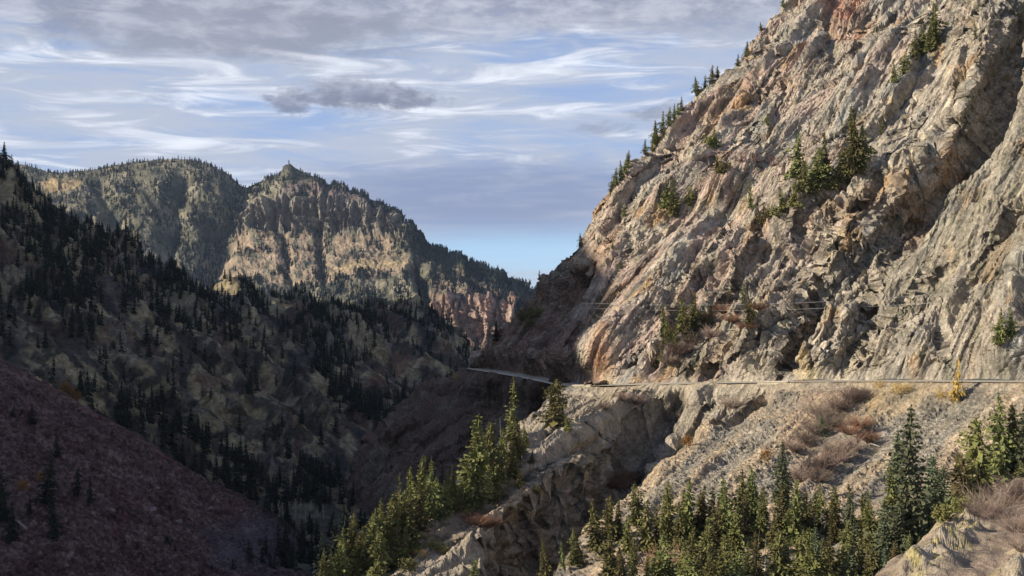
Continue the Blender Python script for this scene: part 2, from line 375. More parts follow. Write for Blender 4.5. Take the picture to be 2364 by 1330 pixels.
def crags(G, x, y, big=1.0, seed=0, warp=1.0):
    """large forms of a bedded rock face, in metres"""
    a, b, c = frame(G)
    b2 = b + warp*perlin(a/45, b/45, c/45, seed+90)*7
    f0, e0 = facets(a/46+0.2*b2/16, b2/17, seed+5, 1.8)
    d = 1.5*big*ridged(a/90, b2/26, c/40, 3, seed) + 2.6*big*f0 - 1.2*big*np.exp(-(e0/0.05)**2)
    return d
def chips(G, big=1.0, seed=0, blocky=None):
    """beds that break into small ledges, with jointed blocky patches, in metres"""
    a, b, c = frame(G)
    bw = b + 0.6*c + 4.0*perlin(a/60, b/26, c/26, seed+91) + 0.9*perlin(a/18, b/8, c/8, seed+92) + 0.3*perlin(a/7, b/3.5, c/3.5, seed+93)
    def saw(p, q):                                   # ledges: long back, short steep riser, strength differs from bed to bed
        f = p-np.floor(p); k = (_h(np.floor(p), np.floor(q), 0*np.floor(p), seed+5) & np.uint32(255))/255.0
        return (0.35+0.9*k)*np.where(f < 0.80, f/0.80, (1-f)/0.20)
    wide = b + 0.5*c + 9*perlin(a/95, b/50, c/50, seed+98) + 1.1*perlin(a/26, b/14, c/14, seed+99)
    m1 = 0.35+0.9*sst(perlin(a/34, b/14, c/20, seed+41), -0.25, 0.4)
    d = 7.0*saw(-wide/31, a/140) + 2.6*(0.3+m1)*saw(-(wide+7+1.5*perlin(a/9, b/7, c/7, seed+89))/13.5, a/80)
    quiet = 0.30+0.85*sst(perlin(a/55, b/20, c/30, seed+44), -0.15, 0.25)
    d = d + quiet*1.7*m1*saw(-bw/7.5, a/50) + quiet*0.9*(0.5+0.7*m1)*saw(-bw/2.7+0.3*perlin(a/9, b/4, c/4, seed+94), a/22) + 0.5*saw(-bw/1.25+0.4*perlin(a/5, b/2, c/2, seed+95), a/9)
    b3 = b + 0.85*c + 2.5*perlin(a/14, b/14, c/14, seed+96); a3 = a + 2.5*perlin(a/12, b/12, c/12, seed+97)
    f1, e1 = facets(a3/15, b3/6.5, seed+1, 1.9); f2, e2 = facets(a3/5.5, b3/3.0, seed+2, 1.8); f3, e3 = facets(a3/2.3, b3/1.4, seed+3, 1.6)
    bl = sst(perlin(a/42, b/26, c/40, seed+42)+0.3*perlin(a/12, b/9, c/12, seed+43), 0.05, 0.45)
    if blocky is not None: bl = np.clip(bl*0.6+blocky, 0, 1.2)
    d = d*(1-0.45*bl) + bl*(2.5*f1+2.0*f2-1.0*np.exp(-(e1/0.06)**2)) + (0.4+0.5*bl)*(1.0*f3-0.45*np.exp(-(e2/0.07)**2)) + 0.22*fbm(a/1.7, b/1.2, c/1.4, 2, seed+4)
    lines = np.exp(-(perlin(a/48, (b+0.5*c)/8.5, c/26, seed+60)/0.028)**2)*sst(perlin(a/40, b/20, c/30, seed+61), -0.25, 0.15)
    cross = np.exp(-(perlin(a/11+0.3*b/11, b/26, c/26, seed+62)/0.025)**2)*sst(perlin(a/30, b/20, c/30, seed+63), 0.0, 0.3)
    return big*(d-4.8-1.9*lines-1.2*cross)
def even(G, *extra, k=0.7):
    """slide the columns of a displaced sheet so that steep steps get their share of them"""
    out = [np.empty_like(G)] + [np.empty_like(e) for e in extra]
    seg = np.linalg.norm(np.diff(G, axis=1), axis=2)/np.maximum(G[:, 1:, 1], 1)
    for _ in range(6):
        seg = (np.concatenate([seg[:1], seg[:-1]]) + 2*seg + np.concatenate([seg[1:], seg[-1:]]))/4
    L = np.concatenate([np.zeros((len(G), 1)), np.cumsum(seg, 1)], 1); L /= L[:, -1:]
    nu = G.shape[1]; t = np.linspace(0, 1, nu)
    for r in range(len(G)):
        q = k*L[r] + (1-k)*t
        f = np.interp(t, q, np.arange(nu)); i = np.clip(f.astype(int), 0, nu-2); w = f-i
        out[0][r] = G[r, i]*(1-w)[:, None] + G[r, i+1]*w[:, None]
        for o, e in zip(out[1:], extra): o[r] = e[r, i]*(1-w) + e[r, i+1]*w
    return out
def scarp(x, y, line, w0=5, w1=20, w2=110, seed=0, wob=14):
    """rock layer that breaks off along a line: the ground right of the line lies lower; metres"""
    xx = x + wob*perlin(x/38, y/38, 0*x, 300+seed) + 0.3*wob*perlin(x/16, y/16, 0*x, 310+seed)
    yy = y + wob*perlin(x/38, y/38, 0*x+9, 320+seed) + 0.3*wob*perlin(x/16, y/16, 0*x+9, 330+seed)
    d, a = seg_dist(xx, yy, line)
    return -a*sst(d, 0, w0)*(1-sst(d, w1, w2))

# ------------------------------------------------------------------ big cliff above the road
def build_cliff():
    pxs = [1066, 1112, 1180, 1250, 1300, 1336, 1400, 1550, 1850, 2100, 2440]
    r0 = sub(inner, pxs)
    rows = [r0,
        [(1120, 806, 606), (1180, 806, 556), (1250, 806, 500), (1318, 806, 440), (1400, 806, 424), (1550, 806, 398), (1850, 800, 344), (2100, 796, 304), (2450, 796, 251)],
        [(1162, 762, 598), (1220, 755, 556), (1280, 755, 512), (1330, 755, 462), (1400, 750, 438), (1550, 745, 412), (1850, 738, 356), (2100, 732, 315), (2450, 730, 259)],
        [(1214, 702, 586), (1270, 700, 552), (1330, 712, 500), (1372, 690, 466), (1450, 695, 447), (1600, 680, 418), (1850, 672, 370), (2100, 662, 327), (2450, 655, 268)],
        [(1296, 600, 560), (1340, 602, 525), (1386, 615, 484), (1450, 600, 470), (1600, 580, 440), (1880, 560, 388), (2120, 540, 342), (2450, 530, 284)],
        [(1345, 520, 555), (1400, 520, 520), (1470, 515, 494), (1650, 500, 460), (1890, 480, 402), (2120, 462, 356), (2450, 450, 294)],
        [(1403, 440, 552), (1450, 442, 522), (1560, 440, 484), (1700, 420, 454), (1900, 400, 416), (2130, 388, 368), (2450, 370, 304)],
        [(1516, 338, 562), (1580, 330, 530), (1700, 310, 492), (1900, 272, 448), (2150, 240, 397), (2450, 210, 326)],
        [(1642, 212, 572), (1700, 200, 542), (1820, 172, 507), (2000, 122, 467), (2200, 90, 427), (2450, 50, 353)],
        [(1745, 100, 582), (1800, 90, 552), (1950, 40, 522), (2100, -10, 492), (2450, -90, 386)],
        [(1838, 4, 596), (1900, -20, 566), (2050, -80, 536), (2450, -230, 422)],
        [(1960, -150, 612), (2100, -230, 572), (2450, -380, 462)]]
    G = loft(rows, 900, 700, wrap_l=((45, 90, 0), (40, 60, -70)), tail=TAIL)
    n = gnormal(G); x, y = proj(G)
    d = crags(G, x, y, 1.0, 11)
    up = sst(880-y, 0, 60)
    # the thick upper bed breaks off along these lines, leaving dark ledges
    S = [
     ([(2330, -60, 8), (2296, 40, 14), (2286, 110, 24), (2262, 190, 24), (2236, 262, 18), (2178, 330, 14), (2120, 372, 13), (2080, 420, 14), (2040, 478, 10), (1985, 545, 8), (1935, 600, 8), (1880, 650, 5)], 5, 22, 130),
     ([(2250, 112, 0), (2222, 200, 6), (2190, 268, 7), (2140, 330, 4), (2110, 352, 0)], 4, 9, 40),
     ([(1890, 590, 0), (1868, 640, 5), (1842, 700, 9), (1812, 745, 8), (1800, 790, 7), (1792, 850, 5)], 5, 14, 90),
     ([(2005, 600, 0), (1990, 650, 6), (1980, 690, 7), (1975, 730, 0)], 4, 10, 45),
     ([(1668, 560, 0), (1630, 600, 6), (1600, 632, 5), (1570, 690, 3), (1530, 760, 4), (1490, 810, 4), (1440, 850, 2)], 4, 12, 60),
     ([(1790, 470, 0), (1750, 520, 4), (1700, 600, 5), (1672, 660, 4), (1640, 700, 0)], 4, 12, 60),
     ([(2180, 10, 0), (2120, 110, 5), (2085, 190, 6), (2050, 250, 4), (1980, 330, 0)], 4, 14, 80),
     ([(1640, 826, 0), (1625, 838, 5), (1616, 862, 6), (1612, 884, 5)], 3, 8, 34),
     ([(1590, 836, 0), (1585, 852, 3), (1583, 884, 3)], 3, 6, 22),
     ([(1935, 440, 2), (1900, 462, 5), (1862, 500, 4), (1838, 560, 2)], 4, 8, 40),
     ([(2040, 380, 4), (2012, 420, 6), (1990, 470, 3)], 4, 8, 34),
     ([(2290, 560, 0), (2200, 600, 2), (2120, 640, 2), (2060, 700, 0)], 4, 8, 40),
     ([(2340, 480, 3), (2310, 520, 4), (2290, 540, 2)], 4, 8, 40),
     ([(1900, 0, 1), (1895, 60, 4), (1905, 110, 2)], 4, 8, 44),
     ([(1820, 160, 0), (1790, 240, 3), (1760, 300, 3), (1690, 330, 0)], 4, 8, 44)]
    for i, (ln, a, b, c) in enumerate(S): d = d + (1.45 if i == 0 else 1.6)*scarp(x, y, ln, a, b, c, i)
    # knobs standing out of the face (outcrop above the lower bench, flake by the road)
    d = d + 9*np.exp(-(((x-1900)/95)**2+((y-520)/55)**2)) + 7*np.exp(-(((x-2255)/60)**2+((y-170)/110)**2))
    d = d + 6*np.exp(-(((x-1870-(y-800)*.35)/34)**2+((y-815)/55)**2)) + 5*np.exp(-(((x-1920)/55)**2+((y-720)/70)**2))
    d = d - 9*inside(x, y, [(1385, 640), (1330, 720), (1290, 800), (1250, 800), (1240, 730), (1300, 640)], 30)   # alcove behind the corner
    d = d*(0.12+0.88*up); d[:, :24] *= 0.6
    G, x, y, up = even(G + n*d[..., None], x, y, up)
    blk = np.clip(0.8*inside(x, y, [(1830, 560), (1850, 480), (2000, 430), (2110, 390), (2060, 520), (2000, 640), (1990, 740), (2040, 860), (1780, 880), (1790, 740)], 35)
        + 0.6*inside(x, y, [(1480, 860), (1640, 790), (1790, 700), (1800, 880), (1480, 890)], 30) + 0.7*inside(x, y, [(2150, 0), (2364, -40), (2364, 120), (2300, 150), (2210, 90)], 25), 0, 1)
    edgew = np.ones(G.shape[1]); edgew[:60] = 0.45; edgew[60:130] = np.linspace(0.45, 1, 70)
    calm = np.clip(0.62*inside(x, y, [(2010, 600), (2100, 500), (2240, 350), (2450, 180), (2450, 560), (2250, 640), (2060, 700)], 30)
        + 0.45*inside(x, y, [(1400, 640), (1560, 430), (1720, 300), (2050, 60), (2230, 60), (2060, 300), (1760, 480), (1600, 620), (1440, 850), (1380, 860)], 40)
        + 0.5*inside(x, y, [(2080, 230), (2200, 110), (2270, 100), (2230, 230), (2100, 360), (1960, 420)], 24), 0, 0.75)
    G = G + gnormal(G)*(chips(G, 1.0, 11, blk)*(0.25+0.75*up)*(1.12-0.8*calm)*edgew)[..., None]
    # colours of the rock itself
    a, b, c = frame(G)
    m = fbm(a/60, b/20, c/40, 4, 50)
    t = lerp(np.broadcast_to(TAN, G.shape).copy(), GREYR, sst(m, -0.25, 0.45))
    up_l = sst((2050-x)+(500-y)*0.5, -100, 420)
    t = lerp(t, PINK, up_l*sst(fbm(a/45, b/9, c/30, 4, 51), -0.35, 0.4)*0.85)
    t = lerp(t, PALE, sst(fbm(a/28, b/5, c/15, 4, 52), 0.18, 0.65)*0.8)
    t = lerp(t, OCH, 0.7*sst(fbm(a/30, b/10, c/20, 4, 53), 0.34, 0.75))
    for poly, col, k, so in (
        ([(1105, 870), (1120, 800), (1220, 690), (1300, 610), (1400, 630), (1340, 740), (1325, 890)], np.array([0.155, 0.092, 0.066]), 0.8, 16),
        ([(1335, 890), (1345, 840), (1400, 770), (1425, 800), (1400, 890)], (0.36, 0.18, 0.085), 0.75, 22),
        ([(1350, 620), (1390, 545), (1430, 500), (1440, 540), (1400, 640)], (0.34, 0.19, 0.105), 0.75, 18),
        ([(1885, -40), (2030, -40), (1980, 70), (1945, 95), (1915, 80)], (0.30, 0.13, 0.075), 0.7, 22),
        ([(1620, 290), (1700, 190), (1770, 180), (1730, 230), (1650, 310)], (0.28, 0.155, 0.085), 0.6, 22),
        ([(1840, 520), (1860, 480), (1990, 440), (2080, 400), (2090, 440), (1960, 540)], OCH, 0.6, 20),
        ([(2180, 330), (2240, 340), (2180, 420), (2100, 490), (2040, 540), (2030, 520)], (0.25, 0.115, 0.055), 0.7, 18),
        ([(1815, 790), (1850, 785), (1900, 880), (1850, 890), (1815, 850)], (0.40, 0.31, 0.17), 0.75, 12),
        ([(1580, 850), (1640, 830), (1640, 885), (1560, 890)], (0.36, 0.25, 0.14), 0.7, 12),
        ([(1700, 700), (1790, 660), (1770, 780), (1650, 850), (1500, 890), (1560, 830)], GRASS, 0.6, 25),
        ([(1990, 850), (2364, 820), (2400, 900), (1990, 900)], GREYR*0.8, 0.6, 25),
        ([(2030, 540), (2450, 180), (2450, 700), (2000, 720)], np.array([0.195, 0.175, 0.130]), 0.65, 25)):
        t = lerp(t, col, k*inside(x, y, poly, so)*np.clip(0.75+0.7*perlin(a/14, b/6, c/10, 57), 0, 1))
    # dark desert-varnish streaks and lichen
    t = lerp(t, DARKR, 0.75*sst(fbm(a/26, b/2.6, c/8, 4, 54), 0.22, 0.62))
    t = lerp(t, (0.12, 0.12, 0.07), 0.45*sst(fbm(a/9, b/6, c/9, 4, 55), 0.25, 0.7))
    SHEETS['cliff'] = G
    return sheet('cliff', G, M_CLIFF, t)
build_cliff()

# ------------------------------------------------------------------ slope below the road: gorge wall in shade, then rib, gully, scree
def build_gorge_wall():
    rows = [sub(outer, [1064, 1112, 1180, 1250, 1330, 1400]),
        [(965, 926, 652), (1050, 930, 604), (1150, 930, 542), (1250, 945, 482), (1330, 965, 432)],
        [(885, 985, 628), (980, 990, 584), (1100, 1000, 522), (1200, 1010, 468), (1300, 1020, 424)],
        [(832, 1048, 604), (900, 1060, 568), (1020, 1080, 507), (1150, 1090, 452), (1260, 1090, 414)],
        [(800, 1110, 582), (870, 1130, 547), (980, 1150, 492), (1100, 1150, 444), (1220, 1150, 404)],
        [(806, 1170, 562), (880, 1200, 522), (980, 1220, 472), (1080, 1220, 434), (1200, 1220, 394)],
        [(800, 1280, 530), (900, 1300, 490), (1000, 1300, 454), (1200, 1300, 384)]]
    G = loft(rows, 330, 330, wrap_l=((-8, 60, -10), (10, 60, -60)))
    n = gnormal(G); x, y = proj(G)
    v = sst(y-862, 0, 40)
    d = (0.9*crags(G, x, y, 0.9, 23) + scarp(x, y, [(1110, 900, 0), (1098, 950, 4), (1080, 1010, 4), (1040, 1080, 2)], 4, 12, 50, 40))*(0.1+0.9*v)
    G, x, y = even(G + n*d[..., None], x, y)
    G = G + gnormal(G)*(1.1*chips(G, 1.0, 23)*(0.2+0.8*sst(y-862, 0, 40)))[..., None]
    a, b, c = frame(G)
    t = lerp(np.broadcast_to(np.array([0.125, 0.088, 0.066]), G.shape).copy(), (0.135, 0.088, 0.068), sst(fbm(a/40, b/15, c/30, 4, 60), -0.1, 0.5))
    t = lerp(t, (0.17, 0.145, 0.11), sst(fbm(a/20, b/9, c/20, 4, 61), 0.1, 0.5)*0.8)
    SHEETS['gorge'] = G
    return sheet('gorge_wall', G, M_LOWER, t)
build_gorge_wall()

RIBL = [(1600, 884, 0), (1500, 932, 12), (1440, 972, 17), (1370, 1026, 22), (1300, 1076, 27), (1248, 1104, 30), (1212, 1150, 30), (1165, 1182, 28), (1118, 1285, 24), (1090, 1460, 12)]
def build_lower():
    rows = [sub(outer, [1304, 1340, 1480, 1650, 1850, 2100, 2440]),
        [(1228, 968, 402), (1300, 958, 396), (1450, 955, 378), (1650, 958, 344), (1900, 962, 303), (2150, 962, 270), (2450, 955, 231)],
        [(1122, 1062, 366), (1230, 1050, 356), (1350, 1042, 342), (1600, 1055, 308), (1900, 1062, 272), (2200, 1060, 242), (2450, 1050, 212)],
        [(962, 1172, 322), (1080, 1160, 316), (1230, 1150, 305), (1500, 1150, 272), (1850, 1155, 242), (2150, 1150, 217), (2450, 1140, 192)],
        [(822, 1282, 286), (960, 1270, 280), (1150, 1270, 266), (1450, 1260, 241), (1850, 1250, 212), (2150, 1250, 191), (2450, 1240, 166)],
        [(722, 1382, 256), (900, 1380, 250), (1100, 1380, 236), (1450, 1370, 211), (1850, 1370, 185), (2200, 1370, 165), (2450, 1370, 145)],
        [(600, 1500, 222), (900, 1500, 215), (1450, 1500, 182), (1850, 1500, 160), (2450, 1550, 122)]]
    G = loft(rows, 800, 480, wrap_l=((-18, 26, -14), (-6, 20, -50)), tail=TAIL)
    n = gnormal(G); x, y = proj(G)
    v = sst(y-888, 0, 34)
    rib = inside(x, y, [(1250, 890), (1560, 880), (1580, 930), (1440, 1020), (1320, 1110), (1200, 1220), (1130, 1420), (500, 1500), (820, 1250), (1150, 1030)], 22)
    slab = inside(x, y, [(1560, 890), (1700, 890), (1640, 950), (1500, 1040), (1420, 1100), (1360, 1130), (1380, 1060), (1480, 980)], 20)
    out2 = inside(x, y, [(1690, 885), (1760, 885), (1780, 900), (1680, 970), (1600, 960)], 14)
    rockm = np.clip(rib*0.75+slab+out2, 0, 1)
    cr = crags(G, x, y, 0.8, 31, 0.6)
    a, b = plane(G)
    st1, ed1 = facets(a/1.0, b/0.85, 71, 1.4); sid = facets.ids; st2, _ = facets(a/2.6, b/2.0, 72, 1.2)
    stones = 0.5*st1*(0.5+0.8*sst(perlin(a/15, b/12, 0*a, 79), -0.3, 0.3)) - 0.18*np.exp(-(ed1/0.1)**2) + 0.35*st2 + 0.8*fbm(a/22, b/22, 0*a, 4, 73)
    d = cr*rockm*0.85
    # rills running down the loose slope
    d = d + (1-rockm)*1.6*ridged((x+1.15*y)/120, (x-0.9*y)/600, 0*x, 3, 74)*v
    for i, (ln, w0, w1, w2) in enumerate([
        ([(1600, 884, 0), (1560, 900, 6), (1500, 932, 12), (1440, 972, 17), (1370, 1026, 22), (1300, 1076, 27), (1248, 1104, 30), (1212, 1150, 30), (1165, 1182, 28), (1140, 1226, 27), (1118, 1285, 24), (1105, 1370, 18), (1090, 1460, 12)], 6, 44, 165),
        ([(1480, 985, 0), (1400, 1060, 5), (1340, 1140, 6), (1280, 1240, 6), (1240, 1330, 3)], 4, 12, 60),
        ([(1770, 886, 2), (1755, 905, 5), (1700, 945, 5), (1660, 975, 2)], 4, 10, 40),
        ([(1560, 960, 0), (1490, 1010, 4), (1440, 1060, 4), (1420, 1110, 2)], 4, 8, 40)]):
        d = d + scarp(x, y, ln, w0, w1, w2, 60+i, 10)
    d = d*(0.1+0.9*v); d[:, :24] *= 0.6
    G, x, y, rockm, stones, a, b, sid = even(G + n*d[..., None], x, y, rockm, stones, a, b, sid)
    v = sst(y-888, 0, 34)
    ss = seg_dist(x, y, RIBL)[0]; sd = np.abs(ss); rk2 = np.clip(rockm + np.exp(-(sd/60)**2), 0, 1); rav = np.exp(-(sd/75)**2)*sst(y, 930, 1020)*sst(ss, -9, -1)
    G = G + gnormal(G)*((chips(G, 0.72, 31, rav)*(1+0.7*rav)*rk2 + stones*(1-rk2))*(0.25+0.75*v))[..., None]
    A, B, Cc = frame(G)
    run = x+1.15*y + 40*perlin(x/160, y/160, 0*x, 82); bands = fbm(run/90, (x-0.9*y)/900, 0*x, 4, 81)
    m = fbm(a/16, b/16, Cc/16, 5, 75)
    t = lerp(np.broadcast_to(np.array([0.30, 0.24, 0.17]), G.shape).copy(), (0.225, 0.20, 0.16), sst(m, -0.1, 0.4))
    t = lerp(t, lerp(np.broadcast_to(TAN, G.shape), PALE, sst(fbm(A/14, B/6, Cc/10, 4, 76), 0, 0.5)), rockm)
    grey_scree = np.clip(inside(x, y, [(1700, 980), (1560, 1040), (1420, 1160), (1500, 1230), (1800, 1180), (1830, 1090), (1800, 1010)], 30)
        + inside(x, y, [(2080, 930), (2364, 920), (2300, 1080), (2150, 1130), (1900, 1130), (1960, 1050)], 30), 0, 1)
    t = lerp(t, (0.235, 0.215, 0.172), 0.65*grey_scree)
    t = lerp(t, (0.36, 0.275, 0.18), 0.75*(1-rockm)*sst(bands, 0.0, 0.35)); t = lerp(t, (0.20, 0.175, 0.14), 0.6*(1-rockm)*sst(-bands, 0.1, 0.45))
    t = t*(1+(1-rockm)*(0.5+0.5*grey_scree)*(sid-0.5)*0.9)[..., None]
    for poly, col, k in (
        ([(1850, 890), (2020, 900), (1960, 980), (1830, 1050), (1800, 1010)], (0.30, 0.215, 0.15), 0.6),
        ([(2010, 880), (2230, 880), (2200, 930), (2060, 960), (1990, 1010)], (0.42, 0.31, 0.17), 0.65),
        ([(1000, 1180), (1150, 1120), (1260, 1120), (1130, 1240), (950, 1290)], (0.30, 0.215, 0.135), 0.7),
        ([(1280, 930), (1420, 900), (1520, 900), (1350, 1010), (1240, 1040)], (0.31, 0.25, 0.17), 0.6),
        ([(1350, 880), (2364, 880), (2364, 898), (1350, 904)], (0.34, 0.28, 0.20), 0.7)):
        t = lerp(t, col, k*inside(x, y, poly, 20)*np.clip(0.75+0.8*perlin(a/8, b/8, 0*a, 77), 0, 1))
    ravine_shade = inside(x, y, [(1560, 898), (1440, 975), (1300, 1080), (1210, 1155), (1145, 1230), (1105, 1340), (1110, 1420), (1230, 1420), (1330, 1240), (1400, 1090), (1500, 985), (1590, 915)], 22)
    t = lerp(t, (0.080, 0.073, 0.063), 0.9*ravine_shade*sst(ss, -5, 0)*sst(fbm(A/14, B/8, Cc/10, 4, 83), -0.55, 0.05))      # deep shade of the ravine wall, painted into the rock colour
    t = lerp(t, DARKR, 0.5*rockm*sst(fbm(A/18, B/2.4, Cc/8, 4, 78), 0.25, 0.65))
    SHEETS['lower'] = G
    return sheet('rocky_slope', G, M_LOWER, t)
def _hs(a, b, seed):
    return ((_h(np.floor(a), np.floor(b), 0*np.floor(a), seed) & np.uint32(1023))/1023.0)
build_lower()

# ------------------------------------------------------------------ road
def strip(name, a, b, dz, mat, parent=None, thick=False):
    G = road_strip(a, b, dz); n = G.shape[1]; i = np.arange(2*n).reshape(2, n)
    q = np.stack([i[0, :-1], i[0, 1:], i[1, 1:], i[1, :-1]], -1)
    o = mesh_obj(name, G, q, mat, parent, smooth=True)
    return o
o = strip('road_bed', -5.6, 6.0, -0.02, M_SHLD); o['kind'] = 'structure'
o = strip('road', -4.2, 3.4, 0.02, M_ASPH); o['kind'] = 'structure'
o = strip('road_edge_line', 3.0, 3.2, 0.026, M_WHITE); o['kind'] = 'structure'
o = strip('road_inner_line', -3.85, -3.7, 0.026, M_WHITE); o['kind'] = 'structure'
o = strip('road_centre_line', -0.12, 0.12, 0.026, M_YEL); o['kind'] = 'structure'

# ------------------------------------------------------------------ shaded hillside on the left
def build_hillside():
    rows = [
        [(-300, 230, 900), (-120, 330, 880), (0, 402, 880), (40, 420, 900), (100, 458, 930), (170, 505, 960), (250, 546, 1000), (330, 592, 1040), (410, 634, 1080), (490, 656, 1130), (560, 670, 1180), (640, 684, 1240), (720, 698, 1300), (780, 712, 1330), (850, 710, 1380), (920, 706, 1420), (970, 720, 1440), (1020, 745, 1430), (1060, 780, 1400), (1100, 815, 1360), (1180, 880, 1300)],
        [(-300, 410, 750), (0, 520, 780), (120, 560, 810), (250, 615, 850), (400, 685, 900), (560, 725, 970), (700, 748, 1040), (850, 760, 1130), (980, 785, 1200), (1070, 830, 1220), (1180, 900, 1200)],
        [(-300, 590, 640), (0, 660, 660), (150, 690, 690), (300, 735, 730), (450, 785, 790), (600, 822, 850), (750, 840, 920), (880, 850, 1000), (1000, 870, 1050), (1060, 890, 1060), (1150, 930, 1050)],
        [(-300, 710, 560), (0, 760, 570), (150, 805, 590), (300, 855, 620), (450, 900, 670), (600, 930, 730), (750, 940, 800), (880, 940, 870), (980, 945, 900), (1100, 980, 920)],
        [(-300, 790, 500), (0, 840, 500), (150, 910, 520), (300, 980, 550), (450, 1030, 590), (600, 1040, 650), (750, 1030, 710), (870, 1010, 760), (1000, 1030, 780)],
        [(-300, 890, 450), (0, 940, 450), (200, 1020, 480), (350, 1090, 510), (500, 1130, 550), (650, 1130, 590), (780, 1100, 630), (900, 1100, 660)],
        [(-300, 1000, 420), (0, 1050, 420), (250, 1150, 440), (450, 1200, 480), (600, 1210, 520), (720, 1190, 550), (830, 1160, 570), (950, 1170, 590)],
        [(-300, 1120, 380), (0, 1160, 380), (300, 1260, 390), (600, 1300, 430), (850, 1290, 470), (1000, 1300, 480)]]
    G = loft(rows, 560, 430, wrap_t=((-30, 120, -10), (0, 100, -90)))
    n = gnormal(G); x, y = proj(G)
    # spurs run down and to the right (the fall line of this side of the valley)
    u = (x*0.80+y*0.60); w = (-x*0.60+y*0.80)            # along / across the spurs, over the surface
    w = w + 22*perlin(u/260, w/150, 0*u+4, 400) + 6*perlin(u/60, w/40, 0*u+4, 404)
    rid = ridged(u/620, w/96, 0*u, 4, 401)
    d = 13*rid + 4*fbm(u/150, w/45, 0*u, 4, 403)
    f1, e1 = facets(u/44, w/16, 405, 1.4); f2, _ = facets(u/17, w/7, 406, 1.2)
    rk = sst(fbm(u/130, w/50, 0*u, 3, 407), -0.25, 0.4)
    d = d + rk*(4.2*f1+2.6*f2) + 0.8*fbm(u/9, w/9, 0*u, 3, 408)
    d = (d-13.5)*(G[..., 1]/800.0)
    G = G + n*d[..., None]
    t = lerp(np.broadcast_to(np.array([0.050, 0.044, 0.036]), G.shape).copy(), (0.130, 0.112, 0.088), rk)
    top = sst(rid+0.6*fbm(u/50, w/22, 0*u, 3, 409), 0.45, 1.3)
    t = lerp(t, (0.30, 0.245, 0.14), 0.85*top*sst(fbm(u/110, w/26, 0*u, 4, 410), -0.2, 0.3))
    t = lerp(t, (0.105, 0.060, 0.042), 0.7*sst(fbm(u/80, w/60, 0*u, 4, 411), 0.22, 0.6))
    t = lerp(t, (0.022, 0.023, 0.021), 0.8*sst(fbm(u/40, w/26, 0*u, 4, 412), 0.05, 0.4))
    t = lerp(t, (0.24, 0.185, 0.085), 0.7*inside(x, y, [(140, 560), (190, 575), (300, 640), (270, 650), (150, 590)], 14))
    t = lerp(t, (0.24, 0.21, 0.12), 0.7*inside(x, y, [(340, 660), (420, 690), (480, 740), (430, 730), (330, 690)], 14))
    SHEETS['hill'] = G; SHEETS['hill_rid'] = rid
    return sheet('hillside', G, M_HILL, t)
build_hillside()

# ------------------------------------------------------------------ maroon scree fan and valley floor
def build_scree():
    rows = [
        [(-300, 670, 402), (0, 840, 385), (80, 884, 380), (170, 930, 378), (260, 984, 378), (350, 1040, 378), (430, 1083, 380), (520, 1132, 385), (610, 1182, 392), (660, 1222, 400), (700, 1275, 404)],
        [(-300, 840, 342), (0, 950, 335), (120, 1000, 335), (250, 1070, 338), (380, 1140, 345), (500, 1190, 355), (600, 1230, 368), (650, 1262, 378), (690, 1300, 382)],
        [(-300, 990, 302), (0, 1070, 298), (120, 1120, 300), (250, 1180, 305), (380, 1230, 315), (500, 1265, 330), (600, 1285, 345), (690, 1325, 357)],
        [(-300, 1150, 270), (0, 1200, 270), (150, 1240, 272), (300, 1290, 280), (450, 1320, 295), (600, 1330, 318), (720, 1335, 332)],
        [(-300, 1420, 225), (0, 1420, 228), (300, 1450, 240), (600, 1450, 270), (760, 1430, 292)]]
    G = loft(rows, 560, 420, wrap_t=((14, 40, -4), (0, 40, -60)))
    n = gnormal(G); x, y = proj(G)
    a, b = plane(G)
    f1, ed1 = facets(a/1.25, b/1.0, 500, 1.4); h = facets.ids; f2, _ = facets(a/2.8, b/2.4, 501, 1.3); h2 = facets.ids
    big = sst(_hs(a/4+0.3*perlin(a, b, 0*a, 3), b/4, 502), 0.95, 1.0)
    d = 0.6*f1 - 0.25*np.exp(-(ed1/0.1)**2) + 0.7*f2 + 2.2*fbm(a/40, b/60, 0*a, 3, 503) + 0.5*fbm(a/7, b/9, 0*a, 3, 504)
    G = G + n*d[..., None]
    t = np.broadcast_to(np.array([0.088, 0.054, 0.052]), G.shape)*(0.35+1.1*h**1.5+0.3*h2)[..., None]
    t = lerp(t, t*1.5, 0.7*sst(fbm(a/18, b/18, 0*a, 4, 506), 0.05, 0.5))
    t = lerp(t, t*np.array([0.75, 0.5, 0.55]), 0.6*sst(fbm(a/25, b/12, 0*a, 4, 507), 0.15, 0.5))
    t = lerp(t, (0.10, 0.095, 0.105), 0.7*inside(x, y, [(480, 1230), (640, 1190), (760, 1300), (500, 1300)], 40))
    SHEETS['scree'] = G
    return sheet('scree_slope', G, M_SCREE, t)
build_scree()
def build_floor():
    rows = [[(540, 1150, 560), (700, 1150, 580), (880, 1160, 590)], [(520, 1205, 470), (700, 1200, 490), (900, 1220, 500)], [(430, 1280, 380), (700, 1270, 400), (950, 1290, 420)],
            [(-150, 1370, 252), (400, 1370, 300), (850, 1370, 320)], [(-250, 1480, 215), (400, 1480, 235), (850, 1480, 240)], [(-300, 1800, 150), (850, 1800, 150)]]
    G = loft(rows, 160, 140)
    n = gnormal(G); a, b = G[..., 0], G[..., 1]
    G = G + n*(1.5*fbm(a/25, b/25, 0*a, 5, 600))[..., None]
    t = lerp(np.broadcast_to(np.array([0.06, 0.058, 0.042]), G.shape).copy(), (0.13, 0.115, 0.075), sst(fbm(a/20, b/20, 0*a, 4, 601), 0, 0.5))
    SHEETS['floor'] = G
    return sheet('valley_floor', G, M_HILL, t)
build_floor()

